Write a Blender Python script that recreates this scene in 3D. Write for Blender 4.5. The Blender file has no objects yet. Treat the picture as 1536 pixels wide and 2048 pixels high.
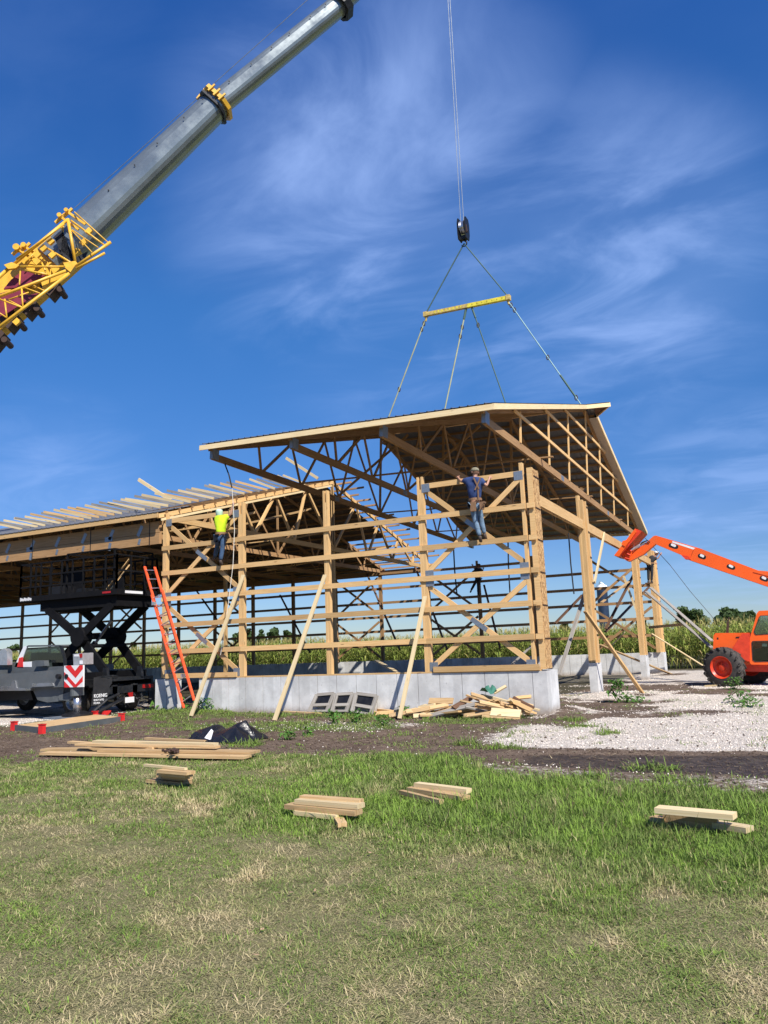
import bpy, bmesh, math, random
import numpy as np
from mathutils import Vector, Matrix
random.seed(7); rng = np.random.default_rng(7)
S = bpy.context.scene
COL = S.collection
# ------------------------------------------------------------------ camera
FPX, YAW, PITCH, ROLL = 1558.56, 0.4585, 0.1735, -0.0382
CAM = Vector((5.1105, -18.8818, 1.6737))
cy, sy = math.cos(YAW), math.sin(YAW)
FW = Vector((-sy*math.cos(PITCH), cy*math.cos(PITCH), math.sin(PITCH)))
_r = Vector((cy, sy, 0)); _u = _r.cross(FW)
RT = _r*math.cos(ROLL)+_u*math.sin(ROLL); UP = -_r*math.sin(ROLL)+_u*math.cos(ROLL)
cd = bpy.data.cameras.new('camera'); cam = bpy.data.objects.new('camera', cd); COL.objects.link(cam)
cam.matrix_world = Matrix(((RT.x, UP.x, -FW.x, CAM.x), (RT.y, UP.y, -FW.y, CAM.y), (RT.z, UP.z, -FW.z, CAM.z), (0, 0, 0, 1)))
cd.sensor_fit = 'VERTICAL'; cd.sensor_height = 24; cd.lens = FPX/2048*24; cd.clip_end = 6000; cd.clip_start = .05
S.camera = cam
S.view_settings.view_transform = 'Standard'; S.view_settings.look = 'None'
S.view_settings.exposure = 0.60; S.view_settings.gamma = 1
# ------------------------------------------------------------------ sun and sky
SUNV = Vector((1.32, -1.0, 1.75)).normalized()          # towards the sun
sl = bpy.data.lights.new('sun', 'SUN'); so = bpy.data.objects.new('sun', sl); COL.objects.link(so)
so.rotation_euler = SUNV.to_track_quat('Z', 'Y').to_euler(); sl.energy = 4.6; sl.angle = math.radians(.53); sl.color = (1, .95, .87)
w = bpy.data.worlds.new('World'); S.world = w; w.use_nodes = True
nt = w.node_tree; nt.nodes.clear()
def N(t, nt, **k):
    n = nt.nodes.new(t)
    for a, b in k.items():
        if a.startswith('_'): setattr(n, a[1:], b)
        else:
            key = int(a[1:]) if a[0] == 'i' and a[1:].isdigit() else a
            n.inputs[key].default_value = b
    return n
def L(nt, a, b): nt.links.new(a, b)
def MATH(nt, op, a, b=None, clamp=False):
    n = nt.nodes.new('ShaderNodeMath'); n.operation = op; n.use_clamp = clamp
    for i, x in enumerate((a, b)):
        if x is None: continue
        if isinstance(x, (int, float)): n.inputs[i].default_value = x
        else: nt.links.new(x, n.inputs[i])
    return n.outputs[0]
def MR(nt, val, a, b, c=0., d=1., smooth=True):
    n = nt.nodes.new('ShaderNodeMapRange'); n.clamp = True
    n.interpolation_type = 'SMOOTHSTEP' if smooth else 'LINEAR'
    nt.links.new(val, n.inputs[0])
    for i, x in enumerate((a, b, c, d)): n.inputs[i+1].default_value = x
    return n.outputs[0]
def MIXC(nt, fac, a, b, blend='MIX'):
    n = nt.nodes.new('ShaderNodeMix'); n.data_type = 'RGBA'; n.blend_type = blend
    for i, x in ((0, fac), (6, a), (7, b)):
        if isinstance(x, (int, float)): n.inputs[i].default_value = x
        elif isinstance(x, tuple): n.inputs[i].default_value = (x+(1,))[:4]
        else: nt.links.new(x, n.inputs[i])
    return n.outputs[2]
sky = nt.nodes.new('ShaderNodeTexSky'); sky.sky_type = 'NISHITA'; sky.sun_disc = False
sky.sun_elevation = math.asin(SUNV.z); sky.sun_rotation = math.atan2(SUNV.x, SUNV.y)
sky.air_density = 1.0; sky.dust_density = .0; sky.ozone_density = 1.0; sky.altitude = 250
tc = nt.nodes.new('ShaderNodeTexCoord')
sep = nt.nodes.new('ShaderNodeSeparateXYZ'); L(nt, tc.outputs['Generated'], sep.inputs[0])
# cirrus: direction projected on a high flat layer
den = MATH(nt, 'ADD', MATH(nt, 'MAXIMUM', sep.outputs[2], 0.0), .12)
cxn = MATH(nt, 'DIVIDE', sep.outputs[0], den); cyn = MATH(nt, 'DIVIDE', sep.outputs[1], den)
cb = nt.nodes.new('ShaderNodeCombineXYZ'); L(nt, cxn, cb.inputs[0]); L(nt, cyn, cb.inputs[1])
mp = N('ShaderNodeMapping', nt); mp.inputs['Rotation'].default_value = (0, 0, 2.1); mp.inputs['Scale'].default_value = (1.2, 2.0, 1); L(nt, cb.outputs[0], mp.inputs[0])
n1 = N('ShaderNodeTexNoise', nt, Scale=1.9, Detail=9., Roughness=.56, Distortion=.7); L(nt, mp.outputs[0], n1.inputs['Vector'])
n2 = N('ShaderNodeTexNoise', nt, Scale=.95, Detail=3., Roughness=.5); L(nt, cb.outputs[0], n2.inputs['Vector'])
c1 = MR(nt, n1.outputs[0], .36, .80); c2 = MR(nt, n2.outputs[0], .40, .62)
# centre of the big veil of cirrus, a direction in the sky
def skydir(px, py):
    return (FW + RT*((px-768)/FPX) - UP*((py-1024)/FPX)).normalized()
def lobe(px, py, r0, r1):
    d = skydir(px, py)
    dp = nt.nodes.new('ShaderNodeVectorMath'); dp.operation = 'DOT_PRODUCT'; L(nt, tc.outputs['Generated'], dp.inputs[0]); dp.inputs[1].default_value = d
    return MR(nt, dp.outputs['Value'], math.cos(math.radians(r1)), math.cos(math.radians(r0)))
veil = MATH(nt, 'MAXIMUM', lobe(760, 400, 1, 17), MATH(nt, 'MULTIPLY', lobe(1200, 540, 1, 14), .9))
veil = MATH(nt, 'MAXIMUM', veil, MATH(nt, 'MULTIPLY', lobe(1480, 1010, 1, 9), .6))
veil = MATH(nt, 'MAXIMUM', veil, MATH(nt, 'MULTIPLY', lobe(120, 960, 1, 7), .35))
mask = MATH(nt, 'ADD', MATH(nt, 'MULTIPLY', veil, .95), MATH(nt, 'MULTIPLY', c2, .10), True)
cl = MATH(nt, 'MULTIPLY', MATH(nt, 'MULTIPLY', c1, mask), .46, True)
soft = MATH(nt, 'MULTIPLY', MATH(nt, 'MULTIPLY', veil, MR(nt, n2.outputs[0], .3, .7)), .24)
cl = MATH(nt, 'ADD', cl, soft, True)
hsv = N('ShaderNodeHueSaturation', nt, Hue=.5, Saturation=1.22, Value=1.0); L(nt, sky.outputs[0], hsv.inputs['Color'])
rp = nt.nodes.new('ShaderNodeValToRGB'); L(nt, MR(nt, sep.outputs[2], 0., .8, 0., 1., False), rp.inputs[0])
tl_ = ((0., (.46, .57, .86)), (.175, (.46, .62, .94)), (.52, (.52, .93, 1.32)), (.85, (.46, .87, 1.45)))
while len(rp.color_ramp.elements) < 4: rp.color_ramp.elements.new(.5)
for e_, (p_, c_) in zip(rp.color_ramp.elements, tl_): e_.position = p_; e_.color = (c_[0]/1.5, c_[1]/1.5, c_[2]/1.5, 1)
tint_ = rp.outputs[0]
sk2 = MIXC(nt, 1., hsv.outputs[0], tint_, 'MULTIPLY')
mixs = MIXC(nt, cl, sk2, (2.95, 4.15, 7.2))
bg = N('ShaderNodeBackground', nt, Strength=.1125); L(nt, mixs, bg.inputs[0])
wo = nt.nodes.new('ShaderNodeOutputWorld'); L(nt, bg.outputs[0], wo.inputs[0])

# ------------------------------------------------------------------ rays of the survey: real points from sight lines
def ray(px, py): return FW + RT*((px-768)/FPX) - UP*((py-1024)/FPX)
def AX(px, py, X): d = ray(px, py); return CAM + d*((X-CAM.x)/d.x)
def AY(px, py, Y): d = ray(px, py); return CAM + d*((Y-CAM.y)/d.y)
def AZ(px, py, Z=0.): d = ray(px, py); return CAM + d*((Z-CAM.z)/d.z)
V = Vector
# ------------------------------------------------------------------ materials
def base(name, rough=.6, metal=0., spec=.5):
    m = bpy.data.materials.new(name); m.use_nodes = True; nt = m.node_tree; b = nt.nodes['Principled BSDF']
    b.inputs['Roughness'].default_value = rough; b.inputs['Metallic'].default_value = metal
    b.inputs['Specular IOR Level'].default_value = spec
    return m, nt, b
def plain(name, col, rough=.6, metal=0., var=.15, scale=3., bump=0., spec=.5, bscale=40., dirt=None, dirtamt=.35):
    m, nt, b = base(name, rough, metal, spec)
    t = nt.nodes.new('ShaderNodeTexCoord'); n = N('ShaderNodeTexNoise', nt, Scale=scale, Detail=6., Roughness=.65); L(nt, t.outputs['Object'], n.inputs['Vector'])
    f = MR(nt, n.outputs[0], .3, .7, 1-var, 1+var)
    mm = nt.nodes.new('ShaderNodeVectorMath'); mm.operation = 'SCALE'; mm.inputs[0].default_value = col[:3]; L(nt, f, mm.inputs['Scale'])
    out = mm.outputs[0]
    if dirt:
        n3 = N('ShaderNodeTexNoise', nt, Scale=scale*2.7, Detail=8., Roughness=.7); L(nt, t.outputs['Object'], n3.inputs['Vector'])
        out = MIXC(nt, MR(nt, n3.outputs[0], .5, .72, 0, dirtamt), out, dirt)
    L(nt, out, b.inputs['Base Color'])
    if bump:
        nb = N('ShaderNodeTexNoise', nt, Scale=bscale, Detail=5.); L(nt, t.outputs['Object'], nb.inputs['Vector'])
        bp = N('ShaderNodeBump', nt, Strength=bump, Distance=.02); L(nt, nb.outputs[0], bp.inputs['Height']); L(nt, bp.outputs[0], b.inputs['Normal'])
    r = MR(nt, n.outputs[0], .3, .7, max(0, rough-.08), min(1, rough+.1)); L(nt, r, b.inputs['Roughness'])
    return m
def attr(nt, name):
    a = nt.nodes.new('ShaderNodeAttribute'); a.attribute_name = name; return a
def wood(name, light, dark, knots=.8, grain=1., rough=.72):
    m, nt, b = base(name, rough, 0, .25)
    uv = nt.nodes.new('ShaderNodeUVMap')
    mp = N('ShaderNodeMapping', nt); mp.inputs['Scale'].default_value = (1.6, 42, 1); L(nt, uv.outputs[0], mp.inputs[0])
    n = N('ShaderNodeTexNoise', nt, Scale=1., Detail=5., Roughness=.6, Distortion=.35); L(nt, mp.outputs[0], n.inputs['Vector'])
    mp2 = N('ShaderNodeMapping', nt); mp2.inputs['Scale'].default_value = (1.5, 9, 1); L(nt, uv.outputs[0], mp2.inputs[0])
    vo = N('ShaderNodeTexVoronoi', nt, Scale=1.); L(nt, mp2.outputs[0], vo.inputs['Vector'])
    kn = MR(nt, vo.outputs['Distance'], .05, .13, knots, 0)
    n2 = N('ShaderNodeTexNoise', nt, Scale=.7, Detail=3.); L(nt, uv.outputs[0], n2.inputs['Vector'])
    c = MIXC(nt, MR(nt, n.outputs[0], .35, .7, 0, grain), light, dark)
    c = MIXC(nt, MR(nt, n2.outputs[0], .45, .75, 0, .4), c, (dark[0]*.9, dark[1]*.9, dark[2]*.9))
    c = MIXC(nt, kn, c, (.10, .045, .02))
    a = attr(nt, 'tint'); mm = nt.nodes.new('ShaderNodeVectorMath'); mm.operation = 'SCALE'; L(nt, c, mm.inputs[0]); L(nt, a.outputs['Fac'], mm.inputs['Scale'])
    L(nt, mm.outputs[0], b.inputs['Base Color'])
    bp = N('ShaderNodeBump', nt, Strength=.25, Distance=.004); L(nt, n.outputs[0], bp.inputs['Height']); L(nt, bp.outputs[0], b.inputs['Normal'])
    return m
M = {}
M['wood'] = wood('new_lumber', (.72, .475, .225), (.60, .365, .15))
M['woodpale'] = wood('pale_lumber', (.74, .60, .36), (.66, .49, .26), .5)
M['woodgrey'] = wood('weathered_wood', (.36, .33, .29), (.22, .195, .165), .8)
M['woodscrap'] = wood('scrap_lumber', (.60, .42, .22), (.42, .26, .12), .7)
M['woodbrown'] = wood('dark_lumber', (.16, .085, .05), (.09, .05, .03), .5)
M['truss'] = wood('brown_shaded_lumber', (.42, .25, .12), (.30, .17, .075))  # lumber darkened to carry interior shade in its colour; also the brown carrier beam
def osb():
    m, nt, b = base('strand_board', .75, 0, .25)
    uv = nt.nodes.new('ShaderNodeUVMap'); mp = N('ShaderNodeMapping', nt); mp.inputs['Scale'].default_value = (11, 26, 1); L(nt, uv.outputs[0], mp.inputs[0])
    vo = N('ShaderNodeTexVoronoi', nt, Scale=1.); vo.inputs['Randomness'].default_value = 1; L(nt, mp.outputs[0], vo.inputs['Vector'])
    c = MIXC(nt, MR(nt, vo.outputs['Color'], .25, .8), (.42, .235, .09), (.68, .44, .20))
    v2 = N('ShaderNodeTexNoise', nt, Scale=1.3, Detail=4.); L(nt, mp.outputs[0], v2.inputs['Vector'])
    c = MIXC(nt, MR(nt, v2.outputs[0], .50, .60, 0, .9), c, (.15, .07, .03)); L(nt, c, b.inputs['Base Color'])
    return m
M['osb'] = osb()
def concrete():
    m, nt, b = base('poured_concrete', .85, 0, .3)
    t = nt.nodes.new('ShaderNodeTexCoord')
    n = N('ShaderNodeTexNoise', nt, Scale=1.4, Detail=9., Roughness=.68); L(nt, t.outputs['Object'], n.inputs['Vector'])
    n2 = N('ShaderNodeTexNoise', nt, Scale=14., Detail=5.); L(nt, t.outputs['Object'], n2.inputs['Vector'])
    c = MIXC(nt, MR(nt, n.outputs[0], .36, .66), (.50, .495, .48), (.68, .675, .655))
    c = MIXC(nt, MR(nt, n2.outputs[0], .62, .72, 0, .4), c, (.24, .23, .21))
    # panel to panel change of tone (each form pours its own colour)
    sp = nt.nodes.new('ShaderNodeSeparateXYZ'); L(nt, t.outputs['Object'], sp.inputs[0])
    fl = MATH(nt, 'FLOOR', MATH(nt, 'DIVIDE', sp.outputs[0], .61))
    wn = nt.nodes.new('ShaderNodeTexWhiteNoise'); wn.noise_dimensions = '1D'; L(nt, fl, wn.inputs['W'])
    sc = nt.nodes.new('ShaderNodeVectorMath'); sc.operation = 'SCALE'; L(nt, c, sc.inputs[0]); L(nt, MR(nt, wn.outputs[0], 0, 1, .9, 1.08), sc.inputs['Scale'])
    # splash of soil on the lowest part
    sp2 = MR(nt, MATH(nt, 'ADD', sp.outputs[2], MATH(nt, 'MULTIPLY', n2.outputs[0], .22)), .08, .34, .7, 0)
    c = MIXC(nt, sp2, sc.outputs[0], (.27, .20, .14))
    L(nt, c, b.inputs['Base Color'])
    bp = N('ShaderNodeBump', nt, Strength=.25, Distance=.01); L(nt, n2.outputs[0], bp.inputs['Height']); L(nt, bp.outputs[0], b.inputs['Normal'])
    return m
M['concrete'] = concrete()
M['galv'] = plain('galvanised_plate', (.27, .30, .34), .45, .6, .15, 30)
M['roofmetal'] = plain('grey_roof_sheet', (.16, .165, .18), .38, .35, .06, 1.2)
M['roofunder'] = plain('shaded_sheet_back', (.125, .095, .07), .6, .1, .1, 2)  # darkened so the sheet colour carries the shade inside the barn
M['soffit'] = plain('beige_soffit', (.42, .36, .29), .6, 0, .05, 2)
M['boom'] = plain('grey_boom_paint', (.20, .23, .24), .27, .5, .10, .6, dirt=(.10, .12, .125), dirtamt=.3)
M['cyellow'] = plain('crane_yellow', (.72, .40, .03), .42, 0, .12, 2.5, dirt=(.25, .14, .04))
M['cdark'] = plain('black_steel', (.010, .010, .012), .5, .2, .3, 5)
M['cred'] = plain('maroon_panel', (.18, .01, .03), .5)
M['rust'] = plain('brown_primer', (.045, .022, .014), .7)
M['yellowbar'] = plain('yellow_bar_paint', (.72, .60, .05), .55, 0, .2, 5, dirt=(.32, .22, .1))
M['yellowworn'] = plain('worn_yellow_paint', (.55, .40, .12), .6, 0, .3, 9, dirt=(.22, .13, .07), dirtamt=.8)
M['steel'] = plain('bright_steel', (.5, .5, .52), .3, .9, .1)
M['cable'] = plain('steel_cable', (.16, .18, .20), .5, .5)
M['slinggreen'] = plain('green_sling', (.07, .13, .11), .8)
M['slingteal'] = plain('teal_sling', (.30, .46, .46), .8)
M['slingpale'] = plain('pale_sling', (.42, .44, .28), .8)
M['rope'] = plain('white_rope', (.7, .66, .58), .9)
M['black'] = plain('black_rubber', (.018, .018, .02), .7, 0, .2, 6)
M['tyre'] = plain('dusty_tyre', (.045, .04, .036), .85, 0, .35, 5, dirt=(.20, .16, .12), dirtamt=.35)
M['orange'] = plain('orange_paint', (.84, .11, .008), .36, 0, .05, .6, dirt=(.40, .16, .07), dirtamt=.3)
M['redrim'] = plain('red_rim_paint', (.62, .045, .012), .42, 0, .15, 4)
M['ladder'] = plain('orange_fibreglass', (.80, .10, .03), .5, 0, .08, 6)
M['alu'] = plain('aluminium', (.55, .56, .57), .35, .7, .1, 8)
M['deckgrey'] = plain('grey_carrier_paint', (.10, .11, .115), .45, .1, .15, 2, dirt=(.17, .15, .13), dirtamt=.5)
M['truckdark'] = plain('dark_truck_paint', (.015, .016, .018), .42, .1, .3, 3, dirt=(.06, .052, .045), dirtamt=.5)
M['plat'] = plain('black_platform_paint', (.006, .006, .007), .75, 0, .3, 4, spec=.15)
M['white'] = plain('white_paint', (.72, .72, .72), .4, 0, .05)
M['redpaint'] = plain('red_paint', (.62, .02, .02), .5, 0, .1, 4)
M['redlens'] = plain('red_lens', (.35, .01, .01), .25)
M['tarp'] = plain('black_plastic', (.012, .012, .014), .28, 0, .2, 8, bump=.6, bscale=14)
M['bark'] = plain('tree_bark', (.06, .045, .035), .9)
M['siloblue'] = plain('blue_silo_steel', (.02, .035, .075), .35, .2, .15, .3)
M['skin'] = plain('skin', (.45, .24, .16), .55, 0, .05)
M['hiviz'] = plain('lime_shirt', (.62, .85, .02), .85, 0, .08, 9, bump=.6, bscale=9)
M['blueshirt'] = plain('blue_shirt', (.022, .045, .14), .85, 0, .2, 9, bump=.6, bscale=9)
M['jeans'] = plain('blue_jeans', (.045, .09, .17), .85, 0, .35, 8, bump=.5, bscale=14)
M['jeansfade'] = plain('faded_jeans', (.13, .20, .28), .85, 0, .35, 8, bump=.5, bscale=14)
M['leather'] = plain('tan_leather', (.22, .12, .06), .7, 0, .2, 8)
M['boot'] = plain('brown_boot', (.07, .05, .04), .7)
M['captan'] = plain('camo_cap', (.20, .18, .12), .8, 0, .4, 25)
M['capmint'] = plain('pale_green_cap', (.45, .62, .50), .6, 0, .1, 12)
M['darkcloth'] = plain('dark_cloth', (.02, .02, .024), .85)
M['teal'] = plain('green_plastic', (.05, .17, .12), .5)
def glass():
    m, nt, b = base('window_glass', .05, 0, .5); b.inputs['Base Color'].default_value = (.55, .62, .6, 1); b.inputs['Transmission Weight'].default_value = 0
    tr = nt.nodes.new('ShaderNodeBsdfTransparent'); tr.inputs[0].default_value = (.55, .62, .60, 1)
    gl = nt.nodes.new('ShaderNodeBsdfGlossy'); gl.inputs['Roughness'].default_value = .03
    mx = nt.nodes.new('ShaderNodeMixShader'); mx.inputs[0].default_value = .10
    L(nt, tr.outputs[0], mx.inputs[1]); L(nt, gl.outputs[0], mx.inputs[2])
    L(nt, mx.outputs[0], nt.nodes['Material Output'].inputs[0]); return m
M['glass'] = glass()
def leafmat(name, a, b_, trans=.25):
    m, nt, b = base(name, .6, 0, .3)
    at = attr(nt, 'tint'); c = MIXC(nt, at.outputs['Fac'], a, b_); L(nt, c, b.inputs['Base Color'])
    tl = nt.nodes.new('ShaderNodeBsdfTranslucent'); L(nt, c, tl.inputs[0])
    mx = nt.nodes.new('ShaderNodeMixShader'); mx.inputs[0].default_value = trans
    L(nt, b.outputs[0], mx.inputs[1]); L(nt, tl.outputs[0], mx.inputs[2]); L(nt, mx.outputs[0], nt.nodes['Material Output'].inputs[0]); return m
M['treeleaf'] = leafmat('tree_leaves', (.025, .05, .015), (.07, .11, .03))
M['weed'] = leafmat('weed_leaves', (.04, .12, .02), (.14, .28, .05))
def ramp3(name, cols, trans=.2, rough=.65):
    m, nt, b = base(name, rough, 0, .06)
    at = attr(nt, 'tint'); r = nt.nodes.new('ShaderNodeValToRGB'); L(nt, at.outputs['Fac'], r.inputs[0])
    el = r.color_ramp.elements
    while len(el) < len(cols): el.new(.5)
    for i, c in enumerate(cols): el[i].position = i/(len(cols)-1); el[i].color = c+(1,)
    L(nt, r.outputs[0], b.inputs['Base Color'])
    tl = nt.nodes.new('ShaderNodeBsdfTranslucent'); L(nt, r.outputs[0], tl.inputs[0])
    mx = nt.nodes.new('ShaderNodeMixShader'); mx.inputs[0].default_value = trans
    L(nt, b.outputs[0], mx.inputs[1]); L(nt, tl.outputs[0], mx.inputs[2]); L(nt, mx.outputs[0], nt.nodes['Material Output'].inputs[0]); return m
M['grass'] = ramp3('grass_blades', [(.055, .045, .02), (.62, .50, .29), (.36, .36, .14), (.20, .26, .075), (.135, .20, .05), (.24, .36, .065)])
M['corn'] = ramp3('corn_leaves', [(.38, .28, .13), (.34, .31, .10), (.19, .26, .055), (.36, .41, .09), (.58, .48, .20)], .3)
M['stone'] = plain('limestone_gravel', (.80, .71, .61), .9, 0, .25, 4)

# ------------------------------------------------------------------ mesh builder
ORG = {}
class MB:
    def __init__(s, xf=None): s.v = []; s.f = []; s.uv = []; s.t = []; s.xf = xf
    def add(s, vs, fs, uvs=None, tint=1.):
        o = len(s.v); s.v += [tuple(s.xf(Vector(q))) if s.xf else tuple(q) for q in vs]
        for i, f in enumerate(fs):
            s.f.append([o+k for k in f]); s.t.append(tint)
            s.uv += (uvs[i] if uvs else [(vs[k][0]+vs[k][2]*.3, vs[k][1]+vs[k][2]) for k in f])
    def beam(s, A, B, w_, h_, up=(0, 0, 1), tint=None, w2=None, h2=None):
        A = Vector(A); B = Vector(B); d = B-A; l = d.length; d = d/max(l, 1e-9); u = Vector(up)
        sd = d.cross(u)
        if sd.length < 1e-3: sd = d.cross(Vector((1, 0, 0)))
        sd.normalize(); uu = sd.cross(d).normalized()
        w2 = w2 or w_; h2 = h2 or h_
        vs = [A+sd*(a*w_/2)+uu*(b*h_/2) for a, b in ((-1, -1), (1, -1), (1, 1), (-1, 1))]+[B+sd*(a*w2/2)+uu*(b*h2/2) for a, b in ((-1, -1), (1, -1), (1, 1), (-1, 1))]
        ou, ov = random.uniform(0, 60), random.uniform(0, 60)
        fs = [(3, 2, 1, 0), (4, 5, 6, 7)]; uvs = [[(ou, ov), (ou, ov+w_), (ou+h_*.1, ov+w_), (ou+h_*.1, ov)]]*2
        for k in range(4):
            a, b = k, (k+1) % 4; ww = w_ if k in (0, 2) else h_
            fs.append((a, b, b+4, a+4)); uvs.append([(ou, ov+k), (ou, ov+k+ww), (ou+l, ov+k+ww), (ou+l, ov+k)])
        s.add(vs, fs, uvs, tint if tint is not None else random.uniform(.74, 1.12)); return s
    def box(s, a, b, tint=1.):
        a = Vector(a); b = Vector(b); lo = Vector(map(min, a, b)); hi = Vector(map(max, a, b)); c = (lo+hi)/2
        s.beam((lo.x, c.y, c.z), (hi.x, c.y, c.z), hi.y-lo.y, hi.z-lo.z, tint=tint); return s
    def tube(s, pts, r, n=8, tint=1., cap=True):
        pts = [Vector(q) for q in pts]; rs = r if isinstance(r, (list, tuple)) else [r]*len(pts)
        vs = []; fs = []; prev = None
        for i, q in enumerate(pts):
            d = (pts[min(i+1, len(pts)-1)]-pts[max(i-1, 0)]).normalized()
            if prev is None:
                a = d.cross(Vector((0, 0, 1)))
                if a.length < .05: a = d.cross(Vector((1, 0, 0)))
            else: a = prev-d*prev.dot(d)
            a.normalize(); b = d.cross(a); prev = a
            for k in range(n): t = 2*math.pi*k/n; vs.append(q+a*math.cos(t)*rs[i]+b*math.sin(t)*rs[i])
        for i in range(len(pts)-1):
            for k in range(n): fs.append((i*n+k, i*n+(k+1) % n, (i+1)*n+(k+1) % n, (i+1)*n+k))
        if cap: fs += [tuple(range(n))[::-1], tuple(range((len(pts)-1)*n, len(pts)*n))]
        s.add(vs, fs, None, tint); return s
    def prism(s, poly, off, tint=1.):
        n = len(poly); off = Vector(off); vs = [Vector(q) for q in poly]+[Vector(q)+off for q in poly]
        nn = Vector((0, 0, 0))
        for i in range(n): nn += vs[i].cross(vs[(i+1) % n])
        fl = nn.dot(off) > 0
        fs = [tuple(range(n)), tuple(range(2*n-1, n-1, -1))]+[(i, i+n, (i+1) % n+n, (i+1) % n) for i in range(n)]
        if fl: fs = [f[::-1] for f in fs]
        s.add(vs, fs, None, tint); return s
    def lathe(s, c, ax, prof, n=24, tint=1.):       # prof: (distance along axis, radius)
        c = Vector(c); ax = Vector(ax).normalized(); a = ax.cross(Vector((0, 0, 1)))
        if a.length < .05: a = ax.cross(Vector((1, 0, 0)))
        a.normalize(); b = ax.cross(a); vs = []; fs = []
        for d, r in prof:
            for k in range(n): t = 2*math.pi*k/n; vs.append(c+ax*d+(a*math.cos(t)+b*math.sin(t))*r)
        for i in range(len(prof)-1):
            for k in range(n): fs.append((i*n+k, i*n+(k+1) % n, (i+1)*n+(k+1) % n, (i+1)*n+k))
        s.add(vs, fs, None, tint); return s
    def build(s, name, mat, parent=None, smooth=False):
        if not s.v: return None
        if parent is not None: org = ORG[parent.name]
        else:
            a = np.array(s.v); org = Vector(((a[:, 0].min()+a[:, 0].max())/2, (a[:, 1].min()+a[:, 1].max())/2, a[:, 2].min()))
        me = bpy.data.meshes.new(name)
        me.from_pydata([tuple(Vector(q)-org) for q in s.v], [], s.f)
        uvl = me.uv_layers.new(name='UVMap'); uvl.data.foreach_set('uv', np.array(s.uv, dtype=np.float32).ravel())
        at = me.attributes.new('tint', 'FLOAT', 'FACE'); at.data.foreach_set('value', np.array(s.t, dtype=np.float32))
        me.materials.append(M[mat]); 
        if smooth: me.polygons.foreach_set('use_smooth', [True]*len(me.polygons))
        me.update()
        o = bpy.data.objects.new(name, me); COL.objects.link(o); ORG[o.name] = org
        if parent is not None: o.parent = parent
        else: o.location = org
        return o
def split(mb, name, mat, parent):
    par = list(range(len(mb.v)))
    def fd(a):
        while par[a] != a: par[a] = par[par[a]]; a = par[a]
        return a
    for f in mb.f:
        for k in f[1:]: par[fd(k)] = fd(f[0])
    groups = {}; uo = 0
    for i, f in enumerate(mb.f): groups.setdefault(fd(f[0]), []).append((f, mb.uv[uo:uo+len(f)], mb.t[i])); uo += len(f)
    for g_ in groups.values():
        b = MB(); mp = {}
        for f, uv, t in g_:
            for k in f:
                if k not in mp: mp[k] = len(b.v); b.v.append(mb.v[k])
            b.f.append([mp[k] for k in f]); b.uv += uv; b.t.append(t)
        b.build(name, mat, parent)
def tag(o, label=None, cat=None, group=None, kind=None):
    if label: o['label'] = label
    if cat: o['category'] = cat
    if group: o['group'] = group
    if kind: o['kind'] = kind
    return o
def thing(name, loc, label, cat, group=None):
    o = bpy.data.objects.new(name, None); o.empty_display_size = .2; COL.objects.link(o); o.location = loc; ORG[o.name] = Vector(loc)
    return tag(o, label, cat, group)
def npmesh(name, verts, faces, mat, tint=None, parent=None, smooth=False, kind=None):
    """verts (n,3) array, faces (m,k) array with one k"""
    me = bpy.data.meshes.new(name); n = len(verts); m, k = faces.shape
    me.vertices.add(n); me.vertices.foreach_set('co', verts.astype(np.float32).ravel())
    me.loops.add(m*k); me.loops.foreach_set('vertex_index', faces.astype(np.int32).ravel())
    me.polygons.add(m); me.polygons.foreach_set('loop_start', np.arange(0, m*k, k, dtype=np.int32)); me.polygons.foreach_set('loop_total', np.full(m, k, dtype=np.int32))
    if smooth: me.polygons.foreach_set('use_smooth', np.ones(m, dtype=bool))
    if tint is not None: at = me.attributes.new('tint', 'FLOAT', 'FACE'); at.data.foreach_set('value', tint.astype(np.float32))
    me.update(calc_edges=True); me.validate()
    me.materials.append(M[mat]); o = bpy.data.objects.new(name, me); COL.objects.link(o)
    if parent is not None: o.parent = parent
    ORG[o.name] = ORG[parent.name] if parent is not None else Vector((0, 0, 0))
    if kind: o['kind'] = kind
    return o
# ------------------------------------------------------------------ numpy value noise
_T = rng.random((256, 256))
def vn(x, y, s, seed=0):
    x = np.asarray(x)/s+seed*17.3; y = np.asarray(y)/s+seed*9.1
    xi = np.floor(x).astype(int); yi = np.floor(y).astype(int); fx = x-xi; fy = y-yi
    fx = fx*fx*(3-2*fx); fy = fy*fy*(3-2*fy)
    g = lambda a, b: _T[a % 256, b % 256]
    return (g(xi, yi)*(1-fx)+g(xi+1, yi)*fx)*(1-fy)+(g(xi, yi+1)*(1-fx)+g(xi+1, yi+1)*fx)*fy
def fbm(x, y, s, o=4, seed=0): return sum(vn(x, y, s/2**k, seed+k)*.5**k for k in range(o))/sum(.5**k for k in range(o))
def ss(x, a, b): t = np.clip((x-a)/(b-a), 0, 1); return t*t*(3-2*t)
def lawn_edge(x):  # Y of the lawn's far edge
    return np.interp(x, [-40, -7.4, -5.2, -3, 0, 1.0, 1.9, 2.8, 3.5, 4.8, 9, 30], [-12, -9.2, -8.5, -7.85, -7.6, -8.2, -8.9, -9.4, -9.1, -9.3, -9.6, -10])
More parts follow.
